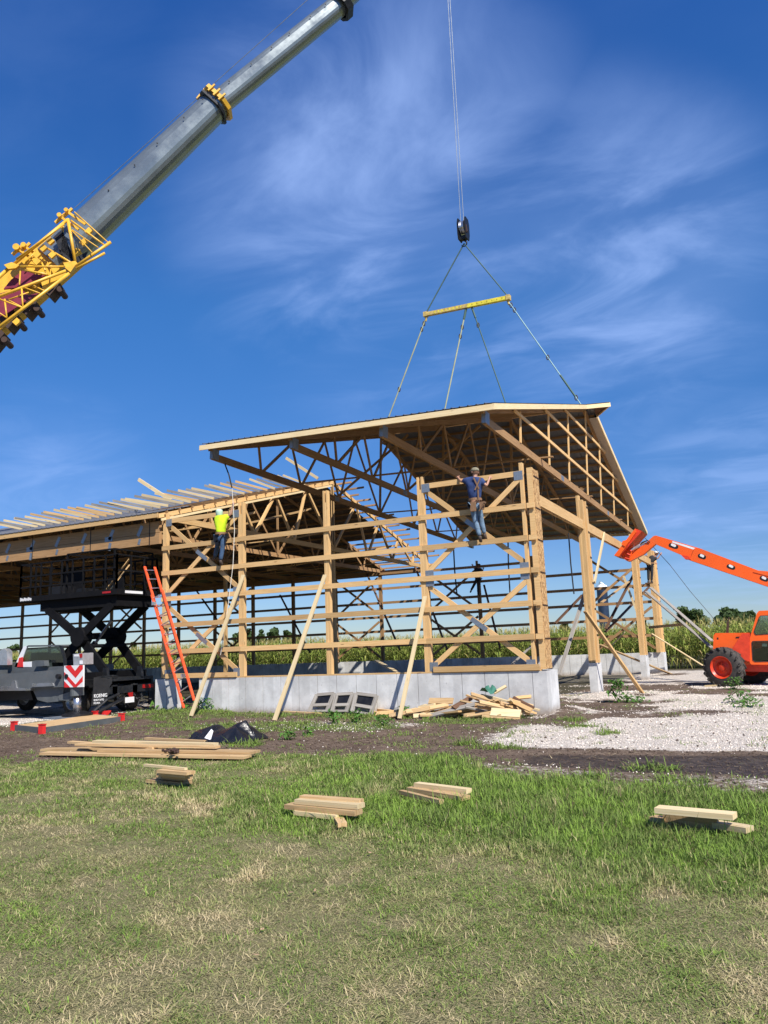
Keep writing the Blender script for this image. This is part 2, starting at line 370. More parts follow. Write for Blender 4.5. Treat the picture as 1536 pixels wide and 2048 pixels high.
def masks(x, y):
    e = lawn_edge(x)+(fbm(x, y, 1.1, 3, 2)-.5)*1.5
    lawn = ss(e-y, -.12, .25)
    n = fbm(x, y, 2.2, 4, 5); n2 = fbm(x, y, .6, 3, 9)
    # white gravel: right yard and left pad
    g = ss(x+.22*(y+3), -.9, .5)*ss(y, -6.3, -5.7)*(1-ss(y, 24.5, 26))
    g = np.maximum(g, ss(-x, 12.2, 13.4)*ss(y, -4.4, -3.5)*(1-ss(y, 5, 9)))
    g = np.maximum(g, .55*ss(-x, .2, .8)*(1-ss(-x, 6.5, 8.5))*ss(y, -4.6, -3.6)*(1-ss(y, -2.6, -1.6)))
    bright = ss(x, .4, 2.0)*ss(y, -6.2, -5.6)*(1-ss(y, -1.6, -.2))
    g = g*np.clip(np.where(bright > .5, .50+.85*n, ss(n, .34, .60))*1.0, 0, 1)
    g = np.maximum(g, .36*ss(x, -.5, 1.2)*ss(y, -9.6, -9)*(1-ss(y, -8.1, -7.5))*(.5+n2))
    mud = ss(x+(n-.5)*2, 1.3, 2.6)*ss(y+(n2-.5)*.9, -8.5, -7.4)*(1-ss(y+(n-.5)*.8, -6.8, -6.1))
    # low weeds / patchy green between lawn and wall
    green = ss(fbm(x, y, 1.7, 4, 20), .50, .62)*(1-lawn)*(ss(y, -4.6, -3.2)*(1-ss(y, -.6, .0))*ss(-x, -.4, .6)*.95+.28*ss(y, -9.5, -7)*(1-ss(y, 3, 9))*(1-bright))
    return lawn, g*(1-lawn), mud*(1-lawn), np.clip(green, 0, 1)
def gz(x, y):
    x = np.asarray(x, float); y = np.asarray(y, float)
    lawn = ss(lawn_edge(x)-y, -.3, .5)
    near = ss(-y, -30, -20)
    z = (fbm(x, y, 3., 3, 31)-.5)*.06*near+(fbm(x, y, .5, 3, 33)-.5)*.05*(1-lawn)*near+(fbm(x, y, .35, 2, 35)-.5)*.02*lawn
    d = (x+10.6)**2/3.+(y+1.1)**2/.9
    z = z+.13*np.exp(-d)
    z = z+.16*np.exp(-((x-.25)**2/.5+(y-.3)**2/.9))*ss(x, .0, .3)
    z = z+.12*np.exp(-((x-.2)**2/1.2+(y-5.8)**2/2.))
    mudr = ss(x, 1.6, 2.4)*ss(y, -8.4, -7.7)*(1-ss(y, -6.7, -6.2))
    z = z-.05*mudr
    return z-.012
# ------------------------------------------------------------------ ground
def grid_axis(lo, hi, step, far0, far1):
    a = list(np.arange(lo, hi+1e-6, step)); s_ = step; x = a[0]
    out = []
    while x > far0: s_ *= 1.35; x -= s_; out.append(x)
    s_ = step; x = a[-1]; o2 = []
    while x < far1: s_ *= 1.35; x += s_; o2.append(x)
    return np.array(out[::-1]+a+o2)
gx = grid_axis(-24, 12, .11, -2500, 2500); gy = grid_axis(-17.5, 12, .11, -400, 3500)
GX, GY = np.meshgrid(gx, gy); nx, ny = len(gx), len(gy)
inside = (GX > -26) & (GX < 14) & (GY > -19) & (GY < 14)
GZ = np.where(inside, gz(GX, GY), -.012)
vs = np.stack([GX.ravel(), GY.ravel(), GZ.ravel()], 1)
ii, jj = np.meshgrid(np.arange(nx-1), np.arange(ny-1)); a = (jj*nx+ii).ravel()
fc = np.stack([a, a+1, a+nx+1, a+nx], 1)
def groundmat():
    m, nt, b = base('ground_surface', .95, 0, .15)
    t = nt.nodes.new('ShaderNodeTexCoord'); P_ = t.outputs['Object']
    def noise(sc, det=5., ro=.6): n = N('ShaderNodeTexNoise', nt, Scale=sc, Detail=det, Roughness=ro); L(nt, P_, n.inputs['Vector']); return n.outputs[0]
    nA = noise(1.3); nB = noise(9.); nC = noise(45., 4., .7); nD = noise(3.)
    dirt = MIXC(nt, MR(nt, nA, .35, .65), (.115, .08, .058), (.22, .16, .115))
    dirt = MIXC(nt, MR(nt, nC, .42, .56, 0, .8), dirt, (.06, .04, .028)); dirt = MIXC(nt, MR(nt, nB, .52, .66, 0, .55), dirt, (.27, .205, .15))
    vo = N('ShaderNodeTexVoronoi', nt, Scale=26.); L(nt, P_, vo.inputs['Vector'])
    sp = MR(nt, vo.outputs['Distance'], .10, .2, 1, 0)
    wn = MR(nt, vo.outputs['Color'], .55, .75)
    dirt = MIXC(nt, MATH(nt, 'MULTIPLY', sp, wn), dirt, (.42, .37, .31))
    v2 = N('ShaderNodeTexVoronoi', nt, Scale=42.); L(nt, P_, v2.inputs['Vector'])
    grav = MIXC(nt, MR(nt, v2.outputs['Color'], .1, .9), (.64, .54, .44), (.92, .85, .75))
    grav = MIXC(nt, MR(nt, v2.outputs['Distance'], .45, .68, 0, .6), grav, (.24, .19, .15))
    ga = attr(nt, 'gravel'); gm = MR(nt, MATH(nt, 'ADD', ga.outputs['Fac'], MATH(nt, 'MULTIPLY', MATH(nt, 'SUBTRACT', nB, .5), 1.1)), .28, .62)
    c = MIXC(nt, gm, dirt, grav)
    ma = attr(nt, 'mud'); mudc = MIXC(nt, MR(nt, nB, .4, .65), (.040, .030, .025), (.085, .065, .052))
    mm = MR(nt, MATH(nt, 'ADD', ma.outputs['Fac'], MATH(nt, 'MULTIPLY', MATH(nt, 'SUBTRACT', nB, .5), .7)), .4, .6)
    c = MIXC(nt, mm, c, mudc)
    gr = attr(nt, 'green'); gc = MIXC(nt, MR(nt, nC, .4, .6), (.05, .07, .02), (.11, .13, .045))
    c = MIXC(nt, MR(nt, MATH(nt, 'ADD', gr.outputs['Fac'], MATH(nt, 'MULTIPLY', MATH(nt, 'SUBTRACT', nB, .5), .9)), .35, .6, 0, .8), c, gc)
    la = attr(nt, 'lawn'); nF = noise(130., 4., .75); lc = MIXC(nt, MR(nt, nF, .42, .60), (.05, .048, .02), (.34, .30, .15))
    c = MIXC(nt, la.outputs['Fac'], c, lc)
    fa = attr(nt, 'field'); c = MIXC(nt, fa.outputs['Fac'], c, (.06, .055, .03))  # dark field soil, also laid on the barn floor to deepen its shade
    L(nt, c, b.inputs['Base Color'])
    h = MATH(nt, 'ADD', MATH(nt, 'MULTIPLY', nC, .5), MATH(nt, 'ADD', MATH(nt, 'MULTIPLY', nB, .7), MATH(nt, 'MULTIPLY', MATH(nt, 'SUBTRACT', 1., v2.outputs['Distance']), gm)))
    bp = N('ShaderNodeBump', nt, Strength=1., Distance=.035); L(nt, h, bp.inputs['Height']); L(nt, bp.outputs[0], b.inputs['Normal'])
    L(nt, MR(nt, ma.outputs['Fac'], .3, .9, .95, .62), b.inputs['Roughness'])
    return m
M['ground'] = groundmat()
g = npmesh('ground', vs, fc, 'ground', smooth=True, kind='structure')
X_, Y_ = vs[:, 0], vs[:, 1]
lw, gv, md, gn = masks(X_, Y_)
field = np.maximum(ss(Y_, 25.5, 27), np.maximum(ss(-X_, 60, 80), ss(X_, 25, 30)))
lw = lw*(1-field)
field = np.maximum(field, .85*ss(-X_+.8*(fbm(X_, Y_, 1.2, 3, 77)-.5), .9, 1.6)*ss(Y_, .3, .6)*(1-ss(Y_, 21, 21.5))*(1-.9*ss(-X_, 12.4, 13.2)*(1-ss(Y_, 3, 5))))  # barn floor soil darkened to put the roofs' shade into its colour
for nm, arr in (('lawn', lw), ('gravel', gv), ('mud', md), ('green', gn), ('field', field)):
    at = g.data.attributes.new(nm, 'FLOAT', 'POINT'); at.data.foreach_set('value', arr.astype(np.float32))
# ------------------------------------------------------------------ barn: walls, posts, girts, trusses of the standing part
HC = 1.0; PZ = 6.2; WID = 21.6; BAY = 2.97
barn = thing('barn_frame', (0, 0, 0), 'unfinished timber barn frame on a concrete base with open girts and a partly covered roof', 'building')
GZS = [1.83+.811*i for i in range(6)]
def formwall(mb, x0, x1, y0, y1, z0, z1, front=-1, off=.365):
    """poured wall along X with shallow form seams on its outer face"""
    yf, yb = (y0, y1) if front < 0 else (y1, y0)
    mb.box((x0+.001, yf-.022*front*1.0, z0-.001), (x1-.001, yb, z1-.001))
    xs = [x1]; x = x1-off
    while x > x0+.05: xs.append(x); x -= .61
    xs.append(x0)
    for a, b in zip(xs[:-1], xs[1:]):
        mb.box((b+.008, yf, z0), (a-.008, yf-.03*front, z1))
wl = MB(); formwall(wl, -10.62, 0, 0, .25, -.2, HC); wl.box((-.25, .252, -.2), (0, 1.02, HC-.002)); wl.build('foundation_wall', 'concrete', barn)
wl = MB(); formwall(wl, -12.34, -11.51, 0, .25, -.2, HC); wl.build('foundation_wall', 'concrete', barn)
wl = MB(); formwall(wl, -50, -.0, WID-.25, WID, -.2, HC, -1, .3); wl.build('foundation_wall', 'concrete', barn)
wl = MB(); wl.box((-50, .3, -.2), (-49.75, WID-.26, HC)); wl.build('foundation_wall', 'concrete', barn)
for y0, y1 in ((5.78, 6.5), (15.7, 16.45), (21.5, 22.3)):
    b = MB(); b.box((-.25, y0, -.3), (0, y1, HC)); b.build('concrete_pier', 'concrete', barn)
# sole plates
b = MB(); b.beam((-10.62, .07, HC+.02), (-.14, .07, HC+.02), .14, .038); b.build('sill_plate', 'wood', barn)
b = MB(); b.beam((-2.95, -.022, HC+.095), (-.16, -.022, HC+.095), .04, .14); b.build('sill_board', 'wood', barn)
b = MB(); b.beam((-11.9, -.022, HC+.095), (-9.2, -.022, HC+.095), .04, .14); b.build('sill_board', 'wood', barn)
def ply_post(x, y, z0, z1, w=.045, n=3, d=.14, gap=.0, notch=(), name='post', mat='wood', axis='x', topgap=True):
    b = MB()
    for k in range(n):
        o = (k-(n-1)/2)*w
        zt = z1-(.35 if (k == 1 and topgap and n == 3) else 0)
        A = (x+o, y, z0) if axis == 'x' else (x, y+o, z0); B = (A[0], A[1], zt)
        if axis == 'x': b.beam(A, B, w-.002, d, up=(0, 1, 0), tint=random.uniform(.9, 1.08))
        else: b.beam(A, B, w-.002, d, up=(1, 0, 0), tint=random.uniform(.9, 1.08))
    return b.build(name, mat, barn)
PX = [-.14-BAY*i for i in range(5)]
for i, x in enumerate(PX[1:]): ply_post(x, .075, HC+.04, PZ, n=3, w=.06 if i in (0, 2) else .05)
# corner: boxed post, strand board on its side face
ply_post(-.30, .075, HC+.04, 6.2, n=2, w=.045, topgap=False)
b = MB(); b.box((-.16, .03, HC+.04), (-.014, .09, 6.05)); b.box((-.16, .50, HC+.04), (-.014, .56, 6.05)); b.build('post', 'wood', barn)
b = MB(); b.beam((-.0065, .295, HC+.05), (-.0065, .295, 6.02), .51, .013, up=(1, 0, 0)); b.build('sheathing', 'osb', barn)
b = MB()
for z in GZS: b.box((-.01, .06, z-.07), (.012, .52, z-.04), tint=.35)
split(b, 'sheathing_slot', 'woodbrown', barn)
for j, (yy, zt) in enumerate(((5.8, 6.26), (15.72, 6.15), (21.5, 6.12))):
    b = MB()
    for k in range(4): b.beam((-.21+.052*k+.0, yy+.09, HC), (-.21+.052*k, yy+.09, zt-(.15 if k > 1 else 0)), .05, .16, up=(0, 1, 0))
    for k in range(5): b.beam((-.03, yy+.2+.055*k, HC), (-.03, yy+.2+.055*k, zt-.3+(.12 if k < 2 else 0)), .053, .12, up=(1, 0, 0))
    b.build('post', 'wood', barn)
    b = MB()
    for z in GZS: b.box((.031, yy+.22, z-.02), (.036, yy+.42, z+.04), tint=.25)
    split(b, 'post_notch', 'woodbrown', barn)
# girts of the front wall
for i, z in enumerate(GZS[:5]):
    zz = z
    for (a, c) in ((-.24, PX[1]+.0), (PX[1], PX[3]), (PX[3], PX[4]-.08)):
        b = MB(); b.beam((a, -.022, zz), (c-.0, -.022, zz+random.uniform(-.01, .01)), .038, .14); b.build('girt', 'wood', barn)
for a, c in ((-.24, PX[1]+.09), (PX[3]-.1, PX[4]+.09)):
    b = MB(); b.beam((a, .03, 5.93), (c, .03, 5.93), .038, .14); b.build('girt', 'wood', barn)
b = MB()
for z in GZS[:5]: b.beam((-.2, -.023, z), (-.0, -.023, z), .036, .13)
split(b, 'girt_block', 'wood', barn)
# cross braces of the two braced bays, with steel gussets
def xbrace(xa, xb, z0, z1, y=.03, mat='wood', s=.13):
    b = MB(); b.beam((xa, y, z0), (xb, y, z1), .04, s, tint=1.04); b.build('cross_brace', mat, barn)
    b = MB(); b.beam((xa, y+.044, z1), (xb, y+.044, z0), .04, s); b.build('cross_brace', mat, barn)
for xa, xb in ((PX[1]+.12, -.32), (PX[4]+.12, PX[3]-.12)):
    xbrace(xa, xb, 1.16, 3.22); xbrace(xa, xb, 3.62, 5.82)
    b = MB()
    for x in (xa+.06, xb-.04):
        for z in (1.17, 3.36, 3.55, 5.88): b.box((x-.13, .001, z-.12), (x+.1, .008, z+.11))
    xm = (xa+xb)/2; b.beam((xm-.2, .004, 2.19+.15), (xm+.2, .004, 2.19-.15), .006, .12); b.beam((xm-.2, .004, 4.72+.15), (xm+.2, .004, 4.72-.15), .006, .12)
    split(b, 'gusset_plate', 'galv', barn)
# side header
b = MB(); b.beam((-.075, .56, 5.31), (-.075, 5.86, 5.31), .04, .29); b.beam((-.16, .56, 5.31), (-.16, 5.86, 5.31), .05, .285); b.build('header', 'wood', barn)
b = MB(); b.beam((-.075, 6.3, 5.31), (-.075, 21.5, 5.31), .04, .29); b.beam((-.16, 6.3, 5.31), (-.16, 21.5, 5.31), .05, .285); b.build('header', 'wood', barn)
# far wall: posts, girts, braces
FX = [-.2-2.985*k for k in range(17)]
fy = WID-.32
for k, x in enumerate(FX):
    b = MB(); b.beam((x-.045, fy, HC), (x-.045, fy, PZ), .088, .15, up=(0, 1, 0)); b.beam((x+.045, fy, HC), (x+.045, fy, PZ-(.3 if k % 2 else 0)), .088, .15, up=(0, 1, 0)); b.build('post', 'truss' if k > 1 else 'wood', barn)  # posts in shade take the darkened lumber, sunlit end posts the plain one
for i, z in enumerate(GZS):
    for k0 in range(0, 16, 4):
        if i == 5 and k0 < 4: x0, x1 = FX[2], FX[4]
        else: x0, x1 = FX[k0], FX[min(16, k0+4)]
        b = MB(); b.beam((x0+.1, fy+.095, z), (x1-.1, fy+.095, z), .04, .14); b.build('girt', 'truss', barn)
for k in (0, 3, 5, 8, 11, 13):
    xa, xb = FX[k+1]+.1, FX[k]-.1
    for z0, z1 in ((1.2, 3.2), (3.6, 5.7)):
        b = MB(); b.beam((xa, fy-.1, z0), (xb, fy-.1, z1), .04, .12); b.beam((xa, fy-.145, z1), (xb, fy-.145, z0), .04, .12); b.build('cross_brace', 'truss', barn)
b = MB(); b.beam((-50, fy-.1, 5.98), (-12, fy-.1, 5.98), .09, .24); b.build('header', 'truss', barn)
# left end wall
for k in range(1, 7):
    y = 3.08*k; b = MB(); b.beam((-49.85, y, HC), (-49.85, y, 6), .14, .14, up=(0, 1, 0)); b.build('post', 'wood', barn)
# second row under the main roof seen between the girts (centre posts)
for x in (-12.15, -18.1):
    b = MB(); b.beam((x-.1, 11.0, 0), (x-.1, 11.0, 6.0), .14, .14, up=(0, 1, 0)); b.build('post', 'wood', barn)
# front carrier beam, left of the corner of the open part
b = MB(); b.beam((-50, -.03, 5.78), (-12.2, -.03, 5.78), .045, .36, tint=.95); b.beam((-50, -.03, 5.41), (-12.2, -.03, 5.41), .045, .355, tint=1.02)
b.beam((-50, .03, 5.6), (-12.2, .03, 5.6), .07, .72); b.build('carrier_beam', 'truss', barn)
hb = MB()
for k in range(22):
    x = -13.0-1.25*k
    hb.beam((x-.10, -.058, 5.56), (x+.08, -.058, 5.88), .006, .13, up=(1, 0, 0))
    if k % 3 == 1: hb.box((x-.3, -.061, 5.50), (x+.04, -.055, 5.66)); hb.beam((x-.1, -.058, 5.2), (x-.05, -.058, 5.45), .006, .12, up=(1, 0, 0))
    else: hb.beam((x-.06, -.058, 5.28), (x, -.058, 5.46), .006, .1, up=(1, 0, 0))
split(hb, 'gusset_plate', 'galv', barn)
b = MB()
for x in (-12.6, -15.2, -18.0): b.box((x-.012, -.066, 5.2), (x+.012, -.054, 5.98))
split(b, 'strap', 'cdark', barn)
for x in (-36, -45):
    b = MB(); b.beam((x, .12, HC-1), (x, .12, 5.25), .14, .2, up=(0, 1, 0)); b.build('post', 'wood', barn)
# main roof
MS = .273
def mtop(y, z0=6.24): return z0+MS*min(y, WID-y)
def truss(mb, x, y0, L_, zb, heel, m, top0, depth=.19, w_=.042, bots=(), tops=(), xo=0.):
    tp = lambda y: top0+m*min(y, L_-y)
    mb.beam((x, y0, zb+.095), (x, y0+L_, zb+.095), w_, .19)
    mb.beam((x, y0-.25, tp(-.25)-.08), (x, y0+L_/2, tp(L_/2)-.08), w_, .15); mb.beam((x, y0+L_+.25, tp(-.25)-.08), (x, y0+L_/2+.01, tp(L_/2)-.08), w_, .15)
def webs(mb, x, y0, L_, zb, m, top0, bots, tops, w_=.04, h_=.1):
    tp = lambda y: top0+m*min(y, L_-y)
    half = []
    for i, yb in enumerate(bots):
        half.append((tops[i], yb))
        if i+1 < len(tops): half.append((tops[i+1], yb))
    for t_, b_ in half:
        for mir in (0, 1):
            a, c = (t_, b_) if not mir else (L_-t_, L_-b_)
            if abs(t_-L_/2) < .01 and abs(b_-L_/2) < .01 and mir: continue
            mb.beam((x, y0+c, zb+.1), (x, y0+a, tp(a)-.12), w_-.002, h_)
BT, TT = (2.45, 4.9, 7.6, 10.8), (2.2, 4.1, 6.3, 8.6, 10.8)
for k in range(13):
    x = -12.06-2.985*k
    for o in ((0, -.05) if k == 0 else (0,)):
        wm = 'wood' if k == 0 else 'truss'  # trusses behind the first get the shade-darkened lumber
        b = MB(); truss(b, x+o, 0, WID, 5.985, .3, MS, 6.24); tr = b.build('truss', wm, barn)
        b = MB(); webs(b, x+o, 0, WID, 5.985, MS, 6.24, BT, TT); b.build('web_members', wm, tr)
# eave boards and roof sheets
b = MB(); b.beam((-50, -.34, mtop(-.34)-.05), (-12.0, -.34, mtop(-.34)-.05), .04, .15); b.build('fascia', 'wood', barn)
b = MB(); b.beam((-50, WID+.34, mtop(-.34)-.05), (-12.0, WID+.34, mtop(-.34)-.05), .04, .15); b.build('fascia', 'wood', barn)
def sheet(name, xf, x0, x1, y0, y1, zf, lift, mat_top, parent, rib=.2286, rh=.022, back=None):
    """ribbed steel running up the slope between y0 and y1; zf(y) is the roof line"""
    xs = [x0]; zs = [0]
    n = int((x1-x0)/rib)
    for i in range(n):
        xc = x0+(i+.5)*rib
        xs += [xc-.022, xc-.010, xc+.010, xc+.022]; zs += [0, rh, rh, 0]
    xs.append(x1); zs.append(0)
    mb = MB(xf); vs = []; fs = []
    for x, z in zip(xs, zs):
        vs += [(x, y0, zf(y0)+lift+z), (x, y1, zf(y1)+lift+z), (x, y0, zf(y0)+lift+z-.004), (x, y1, zf(y1)+lift+z-.004)]
    sgn = 1 if y1 > y0 else -1
    for i in range(len(xs)-1):
        a = 4*i; f1 = (a, a+4, a+5, a+1); f2 = (a+2, a+3, a+7, a+6)
        fs += [f1, f2] if sgn > 0 else [f1[::-1], f2[::-1]]
        fs += [(a, a+2, a+6, a+4), (a+1, a+5, a+7, a+3)]
    mb.add(vs, fs); return mb.build(name, mat_top, parent)
sheet('roof_sheet', None, -50, -12.0, -.38, 1.3, mtop, .05, 'roofmetal', barn)
sheet('roof_sheet', None, -50, -15.1, 1.31, 10.8, mtop, .05, 'roofmetal', barn)
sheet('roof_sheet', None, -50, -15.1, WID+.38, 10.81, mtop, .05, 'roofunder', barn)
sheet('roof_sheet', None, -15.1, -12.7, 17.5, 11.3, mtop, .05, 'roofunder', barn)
for i in range(18):
    y = .05+.61*i
    for side in (0, 1):
        yy = y if not side else WID-y
        ext = -11.95 if not side else random.choice((-11.95, -11.6, -11.3, -11.0))
        b = MB(); b.beam((-50 if i % 3 == 0 else -24, yy, mtop(yy)+.0), (ext, yy, mtop(yy)+.0), .04, .085, up=(0, -MS if not side else MS, 1)); b.build('purlin', 'truss', barn)
# unfinished purlins lying at a pitch on the near slope
stk = [((0, 225), (270, 290)), ((50, 210), (410, 268)), ((140, 180), (490, 245)), ((250, 155), (600, 232)), ((340, 140), (720, 205)), ((455, 115), (860, 175)), ((615, 85), (970, 160)), ((735, 65), (1130, 125)), ((810, 50), (1180, 115)), ((865, 45), (1290, 95)), ((935, 22), (1380, 70)), ((1040, 10), (1440, 65)), ((1150, 2), (1530, 50))]
stk = [(a/5.12, 1000+c/5.12, d/5.12, 1000+e/5.12) for (a, c), (d, e) in stk]
s2 = [((0, 345), (270, 430)), ((40, 345), (330, 410)), ((150, 315), (480, 385)), ((330, 290), (550, 340)), ((410, 280), (620, 345)), ((500, 262), (690, 320)), ((560, 255), (760, 318)), ((610, 245), (830, 310)), ((685, 232), (900, 300)), ((740, 222), (960, 292)), ((805, 215), (1040, 280)), ((870, 212), (1070, 262)), ((990, 170), (1150, 220))]
stk += [(300+a/3.7925, 900+c/3.7925, 300+d/3.7925, 900+e/3.7925) for (a, c), (d, e) in s2]
stk.sort(key=lambda q: q[2]); _s = np.array(stk); _n = 38; _q = np.linspace(_s[0, 2]-8, _s[-1, 2]+8, _n)
_s[:, 0] = np.convolve(np.pad(_s[:, 0], 2, 'reflect', reflect_type='odd'), [.1, .2, .4, .2, .1], 'valid'); _s[:, 1] = np.convolve(np.pad(_s[:, 1], 2, 'reflect', reflect_type='odd'), [.1, .2, .4, .2, .1], 'valid')
pa = np.polyfit(_s[:, 2], _s[:, 0], 2); pc = np.polyfit(_s[:, 2], _s[:, 1], 2); pe = np.polyfit(_s[:, 2], _s[:, 3], 2)
stk = [(float(np.polyval(pa, v_))+random.uniform(-9, 5), float(np.polyval(pc, v_))+random.uniform(-2, 2), float(v_), float(np.polyval(pe, v_))) for v_ in _q]
for i, (a, c, d, e) in enumerate(stk):
    if d > 333:
        R = AX(d, e+2, -12.03)
    else: R = AY(d, e+3, 2.2)
    Lf = AY(a, c+1, R.y)
    b = MB(); b.beam(Lf, R, .04, .085, tint=random.uniform(.85, 1.12)); b.build('loose_purlin', random.choice(('wood', 'woodpale', 'woodpale', 'woodgrey')), barn)
for a, c, d, e, Y_ in ((277, 959, 342, 1001, 1.6), (572, 916, 636, 957, 9.8)):
    R = AY(d, e, Y_); Lf = AY(a, c, Y_); b = MB(); b.beam(Lf, R, .04, .12); b.build('loose_purlin', 'woodpale', barn)
# thin boards under the near top chord (double edge)
b = MB(); b.beam((-11.99, -.2, mtop(-.2)-.22), (-11.99, 10.6, mtop(10.6)-.22), .03, .075, tint=1.1); b.build('rake_board', 'woodpale', barn)
# flat clutter of members seen through the left end: lateral braces under the trusses
for y in (3, 7.5, 14, 18.5):
    b = MB(); b.beam((-48, y, 6.22), (-12, y, 6.22), .09, .04); b.build('lateral_brace', 'wood', barn)
for (y, z) in ((5, 6.9), (9, 7.6), (13, 7.4), (17, 6.8)):
    b = MB(); b.beam((-20, y, z-.6), (-12.3, y+.3, z+.1), .04, .09); b.build('lateral_brace', 'wood', barn)

# ------------------------------------------------------------------ roof section hanging from the crane
RQ = (-1.023, -.432, 7.243); RY, RX, RYY = -.018, -.03, .042
Rm = Matrix.Rotation(RY, 4, 'Z') @ Matrix.Rotation(RX, 4, 'X') @ Matrix.Rotation(RYY, 4, 'Y'); Rm.translation = Vector(RQ)
rx = lambda q: Rm @ q
roof = thing('roof_section', Rm @ Vector((-4.4, 11, 0)), 'gabled barn roof section with bare trusses and grey metal top hanging level from the crane', 'roof section')
RL, RM_, RH = 21.994, .293, .449
rt = lambda y: RH+RM_*min(y, RL-y)
RX_ = [0, -2.965, -5.93, -8.895]
BT2, TT2 = (2.5, 4.9, 7.6, 10.997), (2.3, 4.2, 6.4, 8.7, 10.997)
for k, x in enumerate(RX_):
    b = MB(rx); b.beam((x, 0, .1), (x, RL, .1), .045, .22); b.beam((x, -.2, rt(-.2)-.1), (x, RL/2, rt(RL/2)-.1), .043, .16); b.beam((x, RL+.2, rt(-.2)-.1), (x, RL/2+.01, rt(RL/2)-.1), .043, .16)
    for o in (.052,): b.beam((x-o, 0, .1), (x-o, RL, .1), .045, .2); b.beam((x-o, 0, rt(0)-.1), (x-o, RL/2, rt(RL/2)-.1), .043, .16); b.beam((x-o, RL, rt(0)-.1), (x-o, RL/2+.01, rt(RL/2)-.1), .043, .16)
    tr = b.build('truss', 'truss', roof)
    if k:
        b = MB(rx); webs(b, x, 0, RL, 0, RM_, RH-.02, BT2, TT2); b.build('web_members', 'truss', tr)
    b = MB(rx)
    for y in (.12, RL-.12): b.box((x-.082, y-.15, .02), (x+.027, y+.15, .34))
    for y in (7.4, 14.6): b.box((x-.080, y-.16, .02), (x+.026, y+.16, .19))
    split(b, 'gusset_plate', 'galv', tr)
for y in (2.84, 5.8, 8.3, 10.997, 13.3, 15.8, 18.9):
    b = MB(rx); b.beam((.03, y, .2), (.03, y, rt(y)-.14), .04, .09, up=(0, 1, 0), tint=1.15); b.build('gable_stud', 'wood', roof)
for z in (.98, 1.9, 2.62):
    yy = (z+.1-RH)/RM_; b = MB(rx); b.beam((.072, yy, z), (.072, RL-yy, z), .038, .10, tint=1.1); b.build('gable_nailer', 'wood', roof)
for i in range(19):
    y = -.08+.6105*i
    for yy in (y, RL-y):
        b = MB(rx); b.beam((-9.1, yy, rt(yy)+.02), (.22, yy, rt(yy)+.02), .042, .09); b.build('purlin', 'truss', roof)
for y in (4.9, 11.4, 17.1):
    b = MB(rx); b.beam((-9.2, y, .23), (.4 if y == 4.9 else .1, y, .23), .10, .04); b.build('lateral_brace', 'truss', roof)
for (xa, ya, za, xb, yb, zb_) in ((-8.9, 11, 3.3, -3, 11.2, .4), (-5.9, 11.1, 3.3, -.1, 10.9, .4), (-8.9, 7.6, .3, -5.9, 7.6, 2.4), (-5.9, 7.7, .3, -3, 7.6, 2.4)):
    b = MB(rx); b.beam((xa, ya, za), (xb, yb, zb_), .04, .09); b.build('sway_brace', 'truss', roof)
RO, EO, HO, HL, HL2 = .33, .3, .98, 9.919, 10.356
def rpt(x, y, dz=0.): return (x, y, rt(y)+dz)
sheet('roof_sheet', rx, -9.14, RO, -EO-.03, RL/2, rt, .068, 'roofmetal', roof)
sheet('roof_sheet', rx, -9.14, RO, RL+EO+.03, RL/2+.01, rt, .068, 'roofmetal', roof)
# hood at the peak: two small triangles beyond the rake
b = MB(rx)
b.prism([rpt(RO, HL, .068), rpt(HO, RL/2, .068), rpt(RO, RL/2, .068)], (0, 0, .01)); b.prism([rpt(RO, RL/2, .068), rpt(HO, RL/2, .068), rpt(RO, RL-HL2+2*(HL2-RL/2)*0+(-0)+0, .068)], (0, 0, .01))
b.build('peak_hood', 'roofmetal', roof)
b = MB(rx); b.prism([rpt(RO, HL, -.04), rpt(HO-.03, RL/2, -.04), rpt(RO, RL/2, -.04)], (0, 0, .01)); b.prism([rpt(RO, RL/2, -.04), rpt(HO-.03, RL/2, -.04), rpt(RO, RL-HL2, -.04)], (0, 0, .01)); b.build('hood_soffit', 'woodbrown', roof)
# fascias
b = MB(rx); b.beam((-9.16, -EO, rt(-EO)-.045), (RO+.02, -EO, rt(-EO)-.045), .04, .15, tint=1.1); b.build('fascia', 'woodpale', roof)
b = MB(rx); b.beam((-9.16, RL+EO, rt(-EO)-.02), (RO+.02, RL+EO, rt(-EO)-.02), .04, .15, tint=.9); b.build('fascia', 'woodpale', roof)
b = MB(rx)
b.beam(rpt(RO, -EO, -.035), rpt(RO, HL, -.035), .04, .15, tint=1.12); b.beam(rpt(RO, HL, -.035), rpt(HO, RL/2, -.035), .04, .15, tint=1.12)
b.beam(rpt(HO, RL/2, -.01), rpt(RO, RL-HL2+.0, -.01), .04, .15, tint=1.1); b.beam(rpt(RO, RL-HL2, -.01), rpt(RO, RL+EO, -.01), .04, .15, tint=1.12)
b.build('rake_fascia', 'woodpale', roof)
